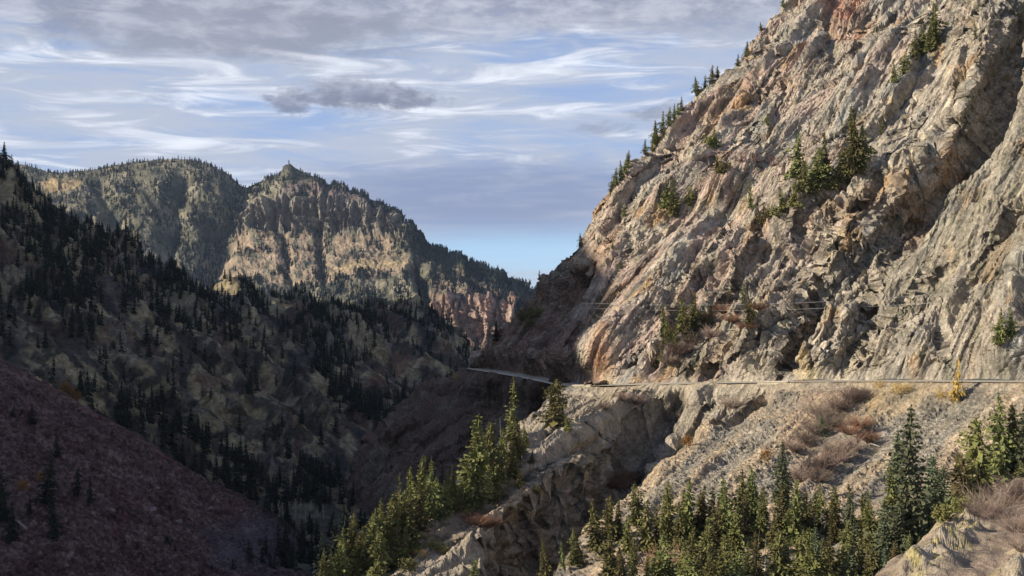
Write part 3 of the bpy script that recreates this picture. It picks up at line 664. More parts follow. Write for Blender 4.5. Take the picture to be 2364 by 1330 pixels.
# ------------------------------------------------------------------ far mountain
def build_far():
    px = [-400, 0, 60, 120, 200, 300, 380, 440, 480, 520, 560, 600, 632, 648, 656, 668, 680, 700, 760, 830, 880, 915, 935, 960, 1000, 1060, 1150, 1245, 1400]
    sil = [345, 372, 382, 398, 393, 376, 368, 369, 380, 396, 405, 408, 403, 395, 385, 381, 387, 396, 430, 452, 472, 494, 520, 552, 572, 598, 630, 668, 730]
    def row(pairs, Ds):
        xs = [p[0] for p in pairs]; ys = [p[1] for p in pairs]
        return [(x, float(np.interp(x, xs, ys)), float(np.interp(x, [-400, 0, 500, 900, 1000, 1400], Ds))) for x in px]
    rows = [[(x, y, float(np.interp(x, [-400, 0, 500, 900, 1000, 1400], [5200, 4900, 4700, 4500, 4300, 3900]))) for x, y in zip(px, sil)],
        row([(-400, 400), (0, 415), (120, 425), (380, 405), (480, 420), (560, 440), (600, 436), (640, 430), (660, 424), (690, 430), (760, 448), (830, 462), (915, 505), (1000, 580), (1400, 738)], [5000, 4700, 4530, 4380, 4200, 3820]),
        row([(-400, 440), (0, 455), (380, 455), (480, 468), (560, 468), (640, 464), (760, 466), (880, 484), (925, 512), (1000, 588), (1400, 745)], [4850, 4520, 4380, 4250, 4130, 3760]),
        row([(-400, 490), (0, 510), (380, 520), (480, 530), (530, 536), (620, 526), (700, 532), (900, 532), (940, 545), (1000, 605), (1400, 755)], [4600, 4330, 4340, 4220, 4060, 3700]),
        row([(-400, 560), (0, 570), (300, 600), (480, 606), (600, 600), (750, 605), (900, 605), (1000, 635), (1400, 775)], [4300, 4100, 4020, 3980, 3850, 3550]),
        row([(-400, 640), (0, 650), (480, 660), (700, 650), (850, 640), (960, 648), (1060, 660), (1400, 800)], [4050, 3850, 3780, 3740, 3640, 3400]),
        row([(-400, 700), (700, 700), (900, 690), (1000, 695), (1100, 694), (1180, 700), (1400, 815)], [3800, 3650, 3550, 3500, 3400, 3250]),
        row([(-400, 830), (700, 830), (1000, 815), (1180, 815), (1400, 860)], [3650, 3500, 3420, 3380, 3330, 3180]),
        row([(-400, 950), (1400, 950)], [3300, 3200, 3100, 3050, 3000, 2900])]
    G = loft(rows, 860, 420, wrap_t=((0, 500, -60), (0, 400, -300)))
    n = gnormal(G); x, y = proj(G); X = G[..., 0]; Z = G[..., 2]
    xw = x + 10*perlin(x/50, y/60, 0*x, 700)
    cliff = inside(x, y, [(528, 540), (560, 466), (640, 462), (760, 464), (880, 482), (936, 520), (930, 545), (700, 535), (600, 528)], 7)
    apron = inside(x, y, [(490, 600), (530, 545), (600, 536), (930, 549), (900, 570), (960, 610), (960, 640), (820, 650), (560, 660), (490, 640)], 10)
    gul = ridged(xw/190, y/420, 0*x, 3, 701) + 0.5*ridged(xw/60, y/160, 0*x, 3, 702)
    fg, _ = facets(xw/60, y/75, 715, 1.6); fg2, _ = facets(xw/24, y/30, 717, 1.6)
    d = ((12*gul + 13*fg + 7*fg2)*(1-0.75*apron)*(1-0.8*cliff) - 10)*sst(y, 385, 450) + 13*fbm(x/90, y/60, 0*x, 5, 703)*sst(y, 372, 430)
    # gully left of the great cliff, and chutes below it
    def vee(cx0, cy0, cx1, cy1, w, amp):
        q, _ = seg_dist(x+8*perlin(x/25, y/25, 0*x, 704), y, [(cx0, cy0, 1), (cx1, cy1, 1)]); return -amp*np.exp(-(q/w)**2)
    d = d + vee(565, 420, 480, 620, 30, 62) + vee(655, 530, 664, 640, 10, 24) + vee(735, 530, 748, 640, 9, 20) + vee(962, 620, 985, 690, 12, 60) + vee(420, 420, 380, 600, 22, 45) + vee(230, 440, 300, 600, 20, 35)
    pil = 1.5*fbm(xw/24, y/170, 0*x, 4, 705, 0.6) + 0.35*perlin(x/60, y/9, 0*x, 757)
    f1, _ = facets(xw/15, y/46, 706, 1.4); f2, _ = facets(xw/6, y/22, 716, 1.5)
    d = d + cliff*(24*pil + 24*f1 + 14*f2 + 16)
    low = inside(x, y, [(985, 700), (1040, 690), (1190, 698), (1195, 820), (1080, 830)], 6)
    f3, _ = facets(xw/13, y/40, 707, 1.3); lay = perlin(0*x, y/6, 0*x+3, 708)
    d = d + low*(40*f3+14*ridged(xw/55, y/200, 0*x, 2, 709)+11*lay)
    red = inside(x, y, [(985, 640), (1050, 630), (1130, 660), (1190, 700), (985, 700)], 10)
    d = d + 4*fbm(x/11, y/9, 0*x, 4, 710)*sst(y, 372, 400)
    tower = np.exp(-((x-665)/14)**2)*sst(420-y, 0, 26)
    d = d + 5*tower*ridged(x/8, y/30, 0*x, 2, 711)
    G = G + n*d[..., None]
    t = np.broadcast_to(np.array([0.120, 0.112, 0.078]), G.shape).copy()
    m = fbm(x/60, y/40, 0*x, 5, 720)
    t = lerp(t, (0.215, 0.190, 0.135), sst(m, -0.2, 0.4))
    t = lerp(t, (0.05, 0.055, 0.045), 0.8*sst(fbm(x/40, y/70, 0*x, 4, 721), 0, 0.4))
    apron = inside(x, y, [(490, 600), (530, 540), (600, 532), (930, 545), (900, 570), (960, 610), (960, 640), (820, 650), (560, 660), (490, 640)], 10)
    t = lerp(t, (0.30, 0.225, 0.155), 0.9*apron*sst(fbm(x/30, y/22, 0*x, 4, 722), -0.45, 0.05))
    t = lerp(t, (0.32, 0.235, 0.125), 0.85*inside(x, y, [(90, 425), (140, 410), (190, 420), (180, 440), (130, 452), (100, 440)], 7))
    t = lerp(t, (0.32, 0.245, 0.14), 0.85*inside(x, y, [(780, 612), (830, 596), (900, 598), (958, 608), (930, 622), (850, 618), (760, 630)], 6))
    t = lerp(t, (0.25, 0.222, 0.185), 0.9*cliff); t = lerp(t, (0.155, 0.135, 0.12), 0.8*cliff*sst(fbm(xw/12, y/90, 0*x, 3, 723), 0, 0.4))
    t = lerp(t, (0.34, 0.24, 0.195), 0.9*low); t = lerp(t, (0.25, 0.135, 0.10), 0.7*low*sst(lay+0.4*perlin(x/30, y/20, 0*x, 724), 0, 0.4))
    t = lerp(t, (0.24, 0.165, 0.115), 0.75*red*sst(fbm(x/25, y/14, 0*x, 4, 725), -0.3, 0.2))
    t = lerp(t, (0.17, 0.125, 0.11), 0.8*inside(x, y, [(680, 420), (760, 436), (860, 462), (880, 478), (760, 464), (650, 455)], 8))
    SHEETS['far'] = G; SHEETS['far_mask'] = (cliff, apron, low, red)
    return sheet('mountain', G, M_FAR, t)
build_far()

# ------------------------------------------------------------------ the ridge beyond the left edge of the view, whose shade fills the valley
def build_shade_ridge():
    se, ce = math.sin(R_(SUN_EL)), math.cos(R_(SUN_EL))
    edge = np.array([P(*p) for p in ((790, 1330, 262), (1000, 1090, 330), (1230, 960, 405), (1330, 880, 428), (1388, 650, 476), (1312, 590, 548))])
    e = edge[:, :2]@SH; q = edge[:, 0]*SH[1] - edge[:, 1]*SH[0]; h = edge[:, 2]*ce - e*se
    h = h - np.array([10, 10, 8, 2, 0, 0]); o_ = np.argsort(q); q, h = q[o_], np.maximum.accumulate(h[o_])
    q = np.concatenate([[-300, q[0]-230, q[0]-110, q[0]-40], q, q[-1]+np.array([72, 272, 472, 720, 950, 1070, 1270, 1570])])
    h = np.concatenate([[h[0]-95, h[0]-58, h[0]-34, h[0]-15], h, h[-1]+np.array([62, 162, 217, 217, 172, 100, -70, -330])])
    qn = np.linspace(-300, 2000, 240); hn = np.interp(qn, q, h); E = 340.0 + 0.42*np.maximum(qn, 0)
    top = np.stack([SH[0]*E + SH[1]*qn, SH[1]*E - SH[0]*qn, (hn+E*se)/ce], 1)
    prof = [(-170, -1.05), (-90, -0.62), (0, 0), (110, -0.55), (300, -0.62)]
    G = []
    for k in np.linspace(0, 4, 70):
        i = int(min(k, 3.999)); f = k-i
        o = prof[i][0]*(1-f)+prof[i+1][0]*f; s = prof[i][1]*(1-f)+prof[i+1][1]*f
        r = top + np.array([SH[0]*o, SH[1]*o, 0]); r[:, 2] += s*abs(o)
        G.append(r)
    G = np.array(G); n = gnormal(G); a, b, c = G[..., 0], G[..., 1], G[..., 2]
    off = np.abs(np.linspace(0, 4, 70)-2)[:, None]
    G[..., 2] += (7*fbm(a/60, b/60, c/60, 4, 800))*np.clip(off*2, 0.25, 1)
    t = lerp(np.broadcast_to(np.array([0.09, 0.08, 0.06]), G.shape).copy(), (0.16, 0.14, 0.10), sst(fbm(a/50, b/50, c/50, 4, 801), -0.2, 0.3))
    return sheet('west_ridge', G, M_HILL, t)
build_shade_ridge()
def build_base():
    xs = np.linspace(-3900, 2900, 90); ys = np.linspace(-1400, 6400, 90); a, b = np.meshgrid(xs, ys)
    z = -330 + 60*fbm(a/2500, b/2500, 0*a, 3, 900)
    t = np.broadcast_to(np.array([0.10, 0.10, 0.07]), (90, 90, 3))
    return sheet('ground', np.stack([a, b, z], -1), M_FAR, t, smooth=True)
build_base()

# ------------------------------------------------------------------ near bank, lower right
def build_bank():
    rows = [[(2060, 1300, 92), (2150, 1238, 96), (2230, 1190, 101), (2300, 1140, 106), (2364, 1105, 110), (2460, 1050, 116)],
            [(1990, 1350, 80), (2150, 1300, 83), (2230, 1260, 86), (2300, 1220, 90), (2364, 1190, 93), (2460, 1140, 97)],
            [(1950, 1420, 66), (2150, 1400, 68), (2300, 1360, 71), (2460, 1300, 76)],
            [(1900, 1600, 45), (2300, 1600, 47), (2500, 1560, 49)]]
    G = loft(rows, 260, 200, wrap_t=((2, 8, -1), (0, 8, -9)), tail=(26, -4, 5))
    n = gnormal(G); x, y = proj(G); a, b, c = G[..., 0], G[..., 1], G[..., 2]
    pa_, pb_ = plane(G); f1, e1 = facets(pa_/3.4, pb_/2.4, 950, 1.3); f2, _ = facets(pa_/1.0, pb_/0.8, 951, 1.2)
    rk = np.clip(inside(x, y, [(2080, 1330), (2180, 1230), (2240, 1195), (2270, 1215), (2200, 1300), (2140, 1340)], 34)+0.8*inside(x, y, [(2310, 1330), (2364, 1270), (2400, 1400), (2290, 1400)], 34), 0, 1)
    d = rk*(1.5+1.6*fbm(pa_/4.0, pb_/3.0, 0*pa_, 4, 955)+0.35*f1) + 0.12*f2*(1-rk)*0.6 + 0.8*fbm(a/7, b/7, c/7, 4, 952)
    G = G + n*d[..., None]
    t = lerp(np.broadcast_to(np.array([0.20, 0.155, 0.115]), G.shape).copy(), (0.29, 0.22, 0.16), sst(fbm(a/3, b/3, c/3, 4, 953), 0, 0.5))
    t = lerp(t, (0.34, 0.29, 0.22), rk*0.85)
    t = lerp(t, (0.40, 0.34, 0.10), 0.65*rk*sst(fbm(a/1.6, b/1.6, c/1.6, 4, 954), 0.05, 0.4))
    SHEETS['bank'] = G
    return sheet('bank', G, M_NEAR, t)
build_bank()

# ------------------------------------------------------------------ plants: shapes
def kites(pos, d, l, w, rng):
    """many small needle sprays: pos, direction, length, width"""
    n = len(pos); d = d/np.linalg.norm(d, axis=1, keepdims=True)
    r = rng.normal(size=(n, 3)); sd = np.cross(d, r); sd /= np.linalg.norm(sd, axis=1, keepdims=True)
    V = np.stack([pos, pos+d*l[:, None]*0.55+sd*w[:, None]*0.5, pos+d*l[:, None], pos+d*l[:, None]*0.55-sd*w[:, None]*0.5], 1).reshape(-1, 3)
    return V, np.arange(4*n).reshape(n, 4)
def tube(pts, rad, k=5):
    pts = np.asarray(pts, float); n = len(pts); t = np.gradient(pts, axis=0); t /= np.linalg.norm(t, axis=1, keepdims=True)+1e-9
    r = np.array([0.3, 0.8, 0.1]) if abs(t[0, 1]) < 0.8 else np.array([1, 0, 0.2])
    u = np.cross(t, r); u /= np.linalg.norm(u, axis=1, keepdims=True); v = np.cross(t, u)
    a = np.arange(k)*2*math.pi/k
    V = pts[:, None]+np.asarray(rad)[:, None, None]*(np.cos(a)[None, :, None]*u[:, None]+np.sin(a)[None, :, None]*v[:, None])
    i = np.arange(n*k).reshape(n, k); j = np.roll(i, -1, 1)
    return V.reshape(-1, 3), np.stack([i[:-1], j[:-1], j[1:], i[1:]], -1).reshape(-1, 4)
def join(parts):
    V, Q, o = [], [], 0
    for v, q in parts: V.append(v); Q.append(q+o); o += len(v)
    return np.concatenate(V), np.concatenate(Q)
def conifer(seed, R=0.17, z0=0.06, levels=24, nb=9, ns=4, droop=0.35, gap=0.08, lsz=0.42, power=0.8, lump=0.2, core=9):
    rng = np.random.RandomState(seed); pos, dr, ln, wd = [], [], [], []
    lx, ly = rng.uniform(-0.012, 0.012, 2)
    ph = rng.uniform(0, 6.28, 3)
    for k in range(levels):
        t = (k+rng.uniform(-0.3, 0.3))/levels; t = min(max(t, 0), 0.985); z = z0+(1-z0)*t
        r0 = R*(1-t)**power*min(1, 0.55+5*t)*rng.uniform(0.78, 1.15)+0.006
        n = max(4, int(nb*(0.45+0.55*(1-t)))); a0 = rng.uniform(0, 6.28)
        for b in range(n):
            if rng.rand() < gap: continue
            az = a0+b*6.283/n+rng.uniform(-0.3, 0.3)
            L = r0*rng.uniform(0.65, 1.12)*(1+lump*math.sin(az*2+ph[0]+z*9)+lump*math.sin(az+ph[1]-z*15))
            for s in np.linspace(0.22, 1, ns):
                s = s*rng.uniform(0.9, 1.06); up = 0.10+0.45*t
                pos.append((lx*z*8+math.cos(az)*L*s, ly*z*8+math.sin(az)*L*s, z+L*(up*s-droop*s*s)+rng.uniform(-.006, .006)))
                a2 = az+rng.uniform(-0.9, 0.9)
                dr.append((math.cos(a2), math.sin(a2), -0.35+up*0.6+rng.uniform(-0.35, 0.3)))
                l = (lsz*L+0.014)*rng.uniform(0.8, 1.4); ln.append(l); wd.append(l*rng.uniform(0.5, 0.8))
    for k in range(6):
        z = 0.93+0.012*k; pos.append((lx*8*z, ly*8*z, z)); dr.append((rng.uniform(-.3, .3), rng.uniform(-.3, .3), 1)); ln.append(0.03); wd.append(0.012)
    for k in range(core):                                    # shaded inner boughs
        t = k/core; z = z0+(1-z0)*(t+0.9/core); r = R*(1-t)**power*0.72
        for b in range(6):
            az = b*1.047+k*0.5; pos.append((lx*8*z, ly*8*z, z)); dr.append((math.cos(az)*r, math.sin(az)*r, -1.25*(1-z0)/core*rng.uniform(0.8, 1.2)))
            l = math.hypot(r, 1.2*(1-z0)/core)*rng.uniform(0.8, 1.15); ln.append(l); wd.append(r*0.95)
    c = kites(np.array(pos), np.array(dr), np.array(ln), np.array(wd), rng)
    zz = np.linspace(0, 0.96, 6); tr = tube(np.stack([lx*zz*8, ly*zz*8, zz], 1), 0.013*(1.02-zz)+0.0015, 5)
    return c, tr
def snag(seed, nbr=26, blen=0.10):
    rng = np.random.RandomState(seed); zz = np.linspace(0, 1, 7)
    parts = [tube(np.stack([0.02*np.sin(zz*3+seed), 0.012*np.cos(zz*4+seed)-0.012, zz], 1), 0.014*(1.03-zz)+0.001, 5)]
    br = []
    for k in range(nbr):
        z = rng.uniform(0.25, 0.97); az = rng.uniform(0, 6.28); L = blen*(1.15-z)*rng.uniform(0.5, 1.4)
        d = np.array([math.cos(az), math.sin(az), rng.uniform(-0.5, 0.25)]); p0 = np.array([0.02*math.sin(z*3+seed), 0.012*math.cos(z*4+seed)-0.012, z])
        br.append(tube(np.array([p0, p0+d*L*0.5, p0+d*L+np.array([0, 0, -0.02*rng.rand()])]), [0.0045, 0.003, 0.001], 3))
    return join(br), parts[0]
def twigs(seed, n=60, h=1.0, spread=0.7, w=0.02, sub=4, up=0.6):
    """a bare many-stemmed bush: stems that fork into fine twigs"""
    rng = np.random.RandomState(seed); parts = []
    for k in range(n):
        az = rng.uniform(0, 6.28); tilt = rng.uniform(0.05, 1)**0.7*spread; L = h*rng.uniform(0.55, 1.0)
        d = np.array([math.cos(az)*tilt, math.sin(az)*tilt, up]); d /= np.linalg.norm(d)
        p0 = np.array([math.cos(az), math.sin(az), 0])*rng.uniform(0, 0.35)*spread*h*0.6
        p1 = p0+d*L*0.5; p2 = p1+(d+rng.normal(size=3)*0.25)*L*0.5
        parts.append(tube(np.array([p0, p1, p2]), [w, w*0.6, w*0.2], 3))
        for q in range(sub):
            s = rng.uniform(0.3, 0.95); b = p0+(p2-p0)*s; e = d+rng.normal(size=3)*0.55
            parts.append(tube(np.array([b, b+e*L*0.16, b+e*L*0.30+rng.normal(size=3)*0.02*h]), [w*0.55, w*0.4, w*0.12], 3))
    return join(parts)
def leafball(seed, n=420, R=0.5, h=1.0, l=0.1):
    rng = np.random.RandomState(seed); ctrs = rng.uniform(-1, 1, (9, 3))*np.array([R*0.6, R*0.6, h*0.3])+np.array([0, 0, h*0.5])
    c = ctrs[rng.randint(0, 9, n)]+rng.normal(size=(n, 3))*np.array([R*0.3, R*0.3, h*0.16]); c[:, 2] = np.abs(c[:, 2])
    return kites(c, rng.normal(size=(n, 3))+np.array([0, 0, 0.2]), l*rng.uniform(0.6, 1.4, n), l*0.6*rng.uniform(0.6, 1.4, n), rng)
def aspen(seed):
    rng = np.random.RandomState(seed); zz = np.linspace(0, 1, 7)
    tr = tube(np.stack([0.02*np.sin(zz*4+seed), 0.02*np.cos(zz*3+seed)-0.02, zz], 1), 0.015*(1.05-zz)+0.002, 5); br = []
    for k in range(34):
        z = rng.uniform(0.35, 0.98); az = rng.uniform(0, 6.28); L = 0.16*(1.25-z)*rng.uniform(0.6, 1.3)
        d = np.array([math.cos(az), math.sin(az), rng.uniform(0.6, 1.5)]); p0 = np.array([0.02*math.sin(z*4+seed), 0.02*math.cos(z*3+seed)-0.02, z])
        br.append(tube(np.array([p0, p0+d*L*0.5, p0+d*L]), [0.009, 0.006, 0.003], 3))
        for q in range(3):
            b = p0+d*L*rng.uniform(0.4, 0.9); e = d*0.5+rng.normal(size=3)*0.6
            br.append(tube(np.array([b, b+e*L*0.4]), [0.006, 0.002], 3))
    return join(br), tr

def me_of(name, VQ, mats, midx=None):
    o = mesh_obj(name, VQ[0], VQ[1], mats, midx=midx); m = o.data; bpy.data.objects.remove(o); return m
KIND = {}
def reg(kind, builds, cmat, tmat, cname='crown'):
    KIND[kind] = [(me_of(cname, c, cmat), me_of('trunk', t, tmat), me_of(kind+'_whole', join([c, t]), [cmat, tmat], np.concatenate([np.zeros(len(c[1])), np.ones(len(t[1]))]))) for c, t in builds]
reg('spruce', [conifer(10+i, R=(0.14, 0.2, 0.165, 0.22, 0.12, 0.18, 0.15, 0.19)[i], levels=(32, 28, 36, 30, 30, 26, 34, 30)[i], nb=12, ns=6, gap=(0.05, 0.16, 0.08, 0.12, 0.2, 0.26, 0.06, 0.1)[i], lsz=0.26, power=(0.8, 0.95, 0.7, 1.0, 0.75, 0.85, 1.1, 0.65)[i], lump=(0.2, 0.3, 0.2, 0.35, 0.25, 0.4, 0.15, 0.3)[i], z0=(0.06, 0.1, 0.04, 0.05, 0.14, 0.12, 0.05, 0.08)[i]) for i in range(8)], M_SPR, M_BARK)
reg('blue_fir', [conifer(30+i, R=0.165+0.012*i, levels=34, nb=13, ns=7, gap=0.06, droop=0.28, lsz=0.20, lump=0.25) for i in range(4)], M_FIR, M_BARK)
reg('pine', [conifer(50+i, R=0.30, z0=0.04, levels=26, nb=17, ns=7, gap=0.12, droop=0.15, lsz=0.14, power=0.6, lump=0.38, core=6) for i in range(3)], M_OLI, M_BARK)
reg('olive_spruce', [conifer(60+i, R=(0.15, 0.21, 0.175, 0.24, 0.14, 0.19)[i], levels=(30, 26, 34, 28, 32, 30)[i], nb=12, ns=6, gap=(0.06, 0.2, 0.1, 0.14, 0.22, 0.08)[i], lsz=0.26, power=(0.8, 0.9, 0.7, 0.95, 0.8, 1.05)[i], lump=0.3) for i in range(6)], M_OLI, M_BARK)
reg('thin_spruce', [conifer(70+i, R=0.10, z0=0.12, levels=24, nb=7, ns=4, gap=0.28, lsz=0.4, core=5) for i in range(3)], M_SPR, M_BARK)
reg('cliff_spruce', [conifer(80+i, R=0.19+0.02*i, z0=0.05, levels=20, nb=10, ns=5, gap=0.22, lsz=0.28, lump=0.4) for i in range(5)], M_SPR, M_BARK)
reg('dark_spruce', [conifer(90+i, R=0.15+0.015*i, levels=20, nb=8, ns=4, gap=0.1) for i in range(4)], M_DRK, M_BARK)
reg('rusty_spruce', [conifer(100, R=0.12, z0=0.1, levels=24, nb=7, ns=4, gap=0.3, lsz=0.34, core=0)], M_DEAD, M_GREY)
reg('grey_snag', [snag(110), snag(111, 34, 0.13), snag(112, 18, 0.08)], M_GREY, M_GREY)
reg('golden_larch', [conifer(115, R=0.17, levels=20, nb=8, ns=4, gap=0.25, lsz=0.34, core=4)], M_GOLD, M_BARK)
reg('bare_aspen', [aspen(120+i) for i in range(4)], M_ASP, M_ASP)
BUSH = {}
def regb(kind, vqs, mat): BUSH[kind] = [me_of(kind, v, mat) for v in vqs]
regb('bare', [twigs(200+i, 95, 1.0, 0.85, 0.016, 6) for i in range(4)], M_TWIG)
regb('reddish', [twigs(210+i, 90, 1.0, 1.0, 0.017, 6) for i in range(2)], M_TWIGR)
regb('brush', [twigs(220+i, 70, 1.0, 0.9, 0.008, 8) for i in range(3)], M_TWIG)
regb('gold', [join([leafball(230+i, 380, 0.62, 1.0, 0.085), twigs(235+i, 14, 0.8, 0.7, 0.012, 2)]) for i in range(2)], M_GOLD)
regb('rust', [join([leafball(240+i, 420, 0.55, 1.0, 0.13), twigs(245+i, 14, 0.8, 0.7, 0.012, 2)]) for i in range(2)], M_RUST)
regb('green', [leafball(250+i, 520, 0.6, 0.9, 0.15) for i in range(2)], M_OLI)

PX = {k: proj(G) for k, G in SHEETS.items() if isinstance(G, np.ndarray) and G.ndim == 3 and G.shape[-1] == 3}
def pick(sh, px, py):
    x, y = PX[sh]; d = (x-px)**2+(y-py)**2; m = float(d.min()); D = SHEETS[sh][..., 1]
    i = np.unravel_index(int(np.argmin(np.where(d <= max(m*1.5, 9.0), D, 1e9))), d.shape); return SHEETS[sh][i]
rnd = random.Random(4)
def link(name, data, parent=None):
    o = bpy.data.objects.new(name, data); scene.collection.objects.link(o)
    if parent is not None: o.parent = parent
    return o
CLUSTERS = {}; HEIGHT = {}
TYPE = {'spruce': ('spruce_tree', 'spruce', 'green spruce'), 'blue_fir': ('fir_tree', 'fir', 'dense bluish fir'), 'pine': ('pine_tree', 'pine', 'bushy olive pine'),
        'olive_spruce': ('spruce_tree', 'spruce', 'olive green spruce'), 'thin_spruce': ('spruce_tree', 'spruce', 'thin sparse spruce'), 'cliff_spruce': ('spruce_tree', 'spruce', 'ragged green spruce'),
        'dark_spruce': ('spruce_tree', 'spruce', 'near-black spruce'), 'rusty_spruce': ('dead_spruce', 'dead tree', 'rusty dead spruce'),
        'grey_snag': ('dead_tree', 'dead tree', 'bare grey dead tree'), 'golden_larch': ('golden_tree', 'tree', 'slender golden autumn tree'), 'bare_aspen': ('aspen_tree', 'aspen', 'leafless pale aspen')}
NCON = [0]
def tree(sh, kind, px, base, hp, cluster, sink=0.02, p=None):
    if p is None: p = pick(sh, px, base)
    h = hp/F*p[1]; v = KIND[kind][rnd.randrange(len(KIND[kind]))]
    nm, cat, look = TYPE[kind]; w = rnd.uniform(0.78, 1.25)
    if hp > 34:
        o = link(nm, None); o.empty_display_size = 0.5; link('trunk', v[1], o); link('crown', v[0], o)
    else: o = link(nm, v[2])
    o.location = (p[0], p[1], p[2]-sink*h); o.rotation_euler = (rnd.gauss(0, .035), rnd.gauss(0, .035), rnd.uniform(0, 6.28)); o.scale = (h*w, h*w, h*(1+sink))
    o['category'] = cat; o['group'] = {'grey_snag': 'bare grey dead trees', 'bare_aspen': 'leafless aspens'}.get(kind, 'conifers ' + GROUPS.get(cluster, 'on the slopes'))
    CLUSTERS.setdefault(cluster, []).append((px, hp, look, o)); NCON[0] += 1
    return o
GROUPS = {}
ORD = 'first second third fourth fifth sixth seventh eighth ninth tenth eleventh twelfth thirteenth fourteenth fifteenth sixteenth seventeenth eighteenth nineteenth twentieth'.split()
ORD += ['twenty-'+w for w in ORD[:9]] + ['thirtieth'] + ['thirty-'+w for w in ORD[:9]]
def name_clusters():
    for cl, items in CLUSTERS.items():
        items.sort(key=lambda t: t[0]); n = len(items)
        tall = max(items, key=lambda t: t[1])
        for i, (px, hp, look, o) in enumerate(items):
            if n == 1: o['label'] = look+' '+cl
            elif i == 0: o['label'] = look+', leftmost '+cl
            elif i == n-1: o['label'] = look+', rightmost '+cl
            else: o['label'] = look+', '+ORD[i]+' from left '+cl

# ------------------------------------------------------------------ conifers below the road and along the rib
K = {'s': 'spruce', 'f': 'blue_fir', 'p': 'pine', 'o': 'olive_spruce', 't': 'thin_spruce', 'c': 'cliff_spruce', 'd': 'dark_spruce', 'r': 'rusty_spruce', 'g': 'grey_snag', 'y': 'golden_larch', 'a': 'bare_aspen'}
def plant(sh, cluster, group, txt):
    GROUPS[cluster] = group
    for q in txt.split():
        k, x, t, b = q.split(','); x, t, b = float(x), float(t), float(b)
        tree(sh, K[k], x, b, b-t, cluster)
plant('lower', 'in the belt below the scree, left half', 'in the belt below the road', 'o,1447,1182,1275 s,1467,1226,1300 o,1491,1147,1270 s,1515,1160,1265 o,1540,1107,1262 s,1568,1155,1270 o,1588,1099,1240 o,1600,1214,1350 s,1622,1190,1350 o,1618,1127,1240 s,1650,1150,1330 o,1667,1230,1350 s,1676,1103,1262 r,1717,1143,1250 s,1715,1079,1215 s,1739,1075,1215 t,1699,1290,1352 s,1690,1165,1300 o,1638,1120,1245')
plant('lower', 'in the belt below the scree, right half', 'in the belt below the road', 's,1755,1127,1262 g,1763,1228,1350 g,1747,1222,1350 o,1784,1138,1265 f,1805,1019,1165 s,1811,1111,1240 o,1795,1270,1352 s,1815,1238,1350 s,1832,1103,1255 s,1850,1214,1350 o,1858,1130,1240 f,1878,1214,1350 o,1896,1115,1215 s,1914,1210,1350 o,1950,1200,1345 f,1970,1115,1262 s,1990,1230,1350 s,2010,1130,1268 o,2018,1270,1355 s,1930,1145,1250')
plant('lower', 'in the front row under the belt, left part', 'in the belt below the road', ' '.join('%s,%d,%d,%d' % ('sos'[i % 3], 1400+i*27+(i*7)%11, 1225+(i*37)%60, 1385+(i*13)%25) for i in range(14)))
plant('lower', 'in the front row under the belt, right part', 'in the belt below the road', ' '.join('%s,%d,%d,%d' % ('sfo'[i % 3], 1785+i*25+(i*7)%11, 1215+(i*41)%60, 1390+(i*13)%25) for i in range(13)))
plant('lower', 'in the back row above the belt', 'in the belt below the road', ' '.join('%s,%d,%d,%d' % ('soo'[i % 3], 1470+i*48+(i*17)%23, 1112+(i*31)%45, 1215+(i*13)%25) for i in range(13)))
plant('lower', 'around the tall fir by the near bank', 'in the belt below the road', 'f,2042,1150,1330 f,2066,990,1205 f,2095,935,1310 f,2090,1270,1355 s,2122,1238,1352 f,2078,1160,1335 f,2138,1047,1265 f,2157,1070,1300 f,2178,1088,1275 s,2060,1075,1260')
plant('lower', 'at the right edge under the road', 'in the belt below the road', 'p,2265,958,1160 s,2313,900,1115 s,2340,930,1105 f,2360,885,1105 o,2337,1040,1110 o,2355,1065,1130 p,2225,1045,1180')
plant('lower', 'alone in the bare thicket below the road', 'on the slope below the road', 'f,1898,951,1007')
plant('lower', 'in the upper clump on the lit rib', 'on the lit rib', 'p,1280,876,985 o,1312,960,998 o,1228,1035,1068 t,1174,868,1035 s,1089,955,1168 o,1101,1007,1172 s,1125,971,1105 o,1069,1043,1165 s,1156,1003,1125 g,1160,958,1035 s,1184,960,1065 o,1192,1015,1105 s,1133,1070,1155 s,1045,1087,1178 o,1200,1079,1125 o,1110,1060,1165 s,1060,1105,1180 s,1145,1035,1130 g,1082,1070,1170')
plant('lower', 'in the lower clump on the lit rib', 'on the lit rib', 's,985,1055,1205 s,969,1047,1190 d,1001,1079,1195 o,949,1075,1215 s,933,1110,1240 t,917,1099,1265 s,893,1140,1305 o,873,1160,1325 s,855,1175,1340 o,810,1179,1290 s,790,1230,1335 t,774,1270,1350 o,830,1280,1355 s,957,1182,1275 o,925,1198,1305 d,1013,1080,1185 s,905,1160,1310 s,880,1215,1345 o,842,1210,1340 t,800,1215,1330 s,940,1130,1250 s,965,1110,1225')
plant('lower', 'in the outer row left of the rib', 'on the lit rib', ' '.join('%s,%d,%d,%d' % ('soost'[i % 5], x, b-h, b) for i, (x, b, h) in enumerate(((745, 1352, 90), (762, 1345, 75), (785, 1352, 110), (815, 1335, 105), (835, 1310, 95), (850, 1290, 110), (868, 1280, 90), (888, 1262, 115), (905, 1250, 95), (920, 1240, 120), (1010, 1200, 100), (1028, 1190, 85), (1052, 1178, 110), (1075, 1165, 90), (1098, 1150, 105), (1140, 1110, 85), (1168, 1080, 90), (1205, 1050, 60), (1215, 1030, 50)))))
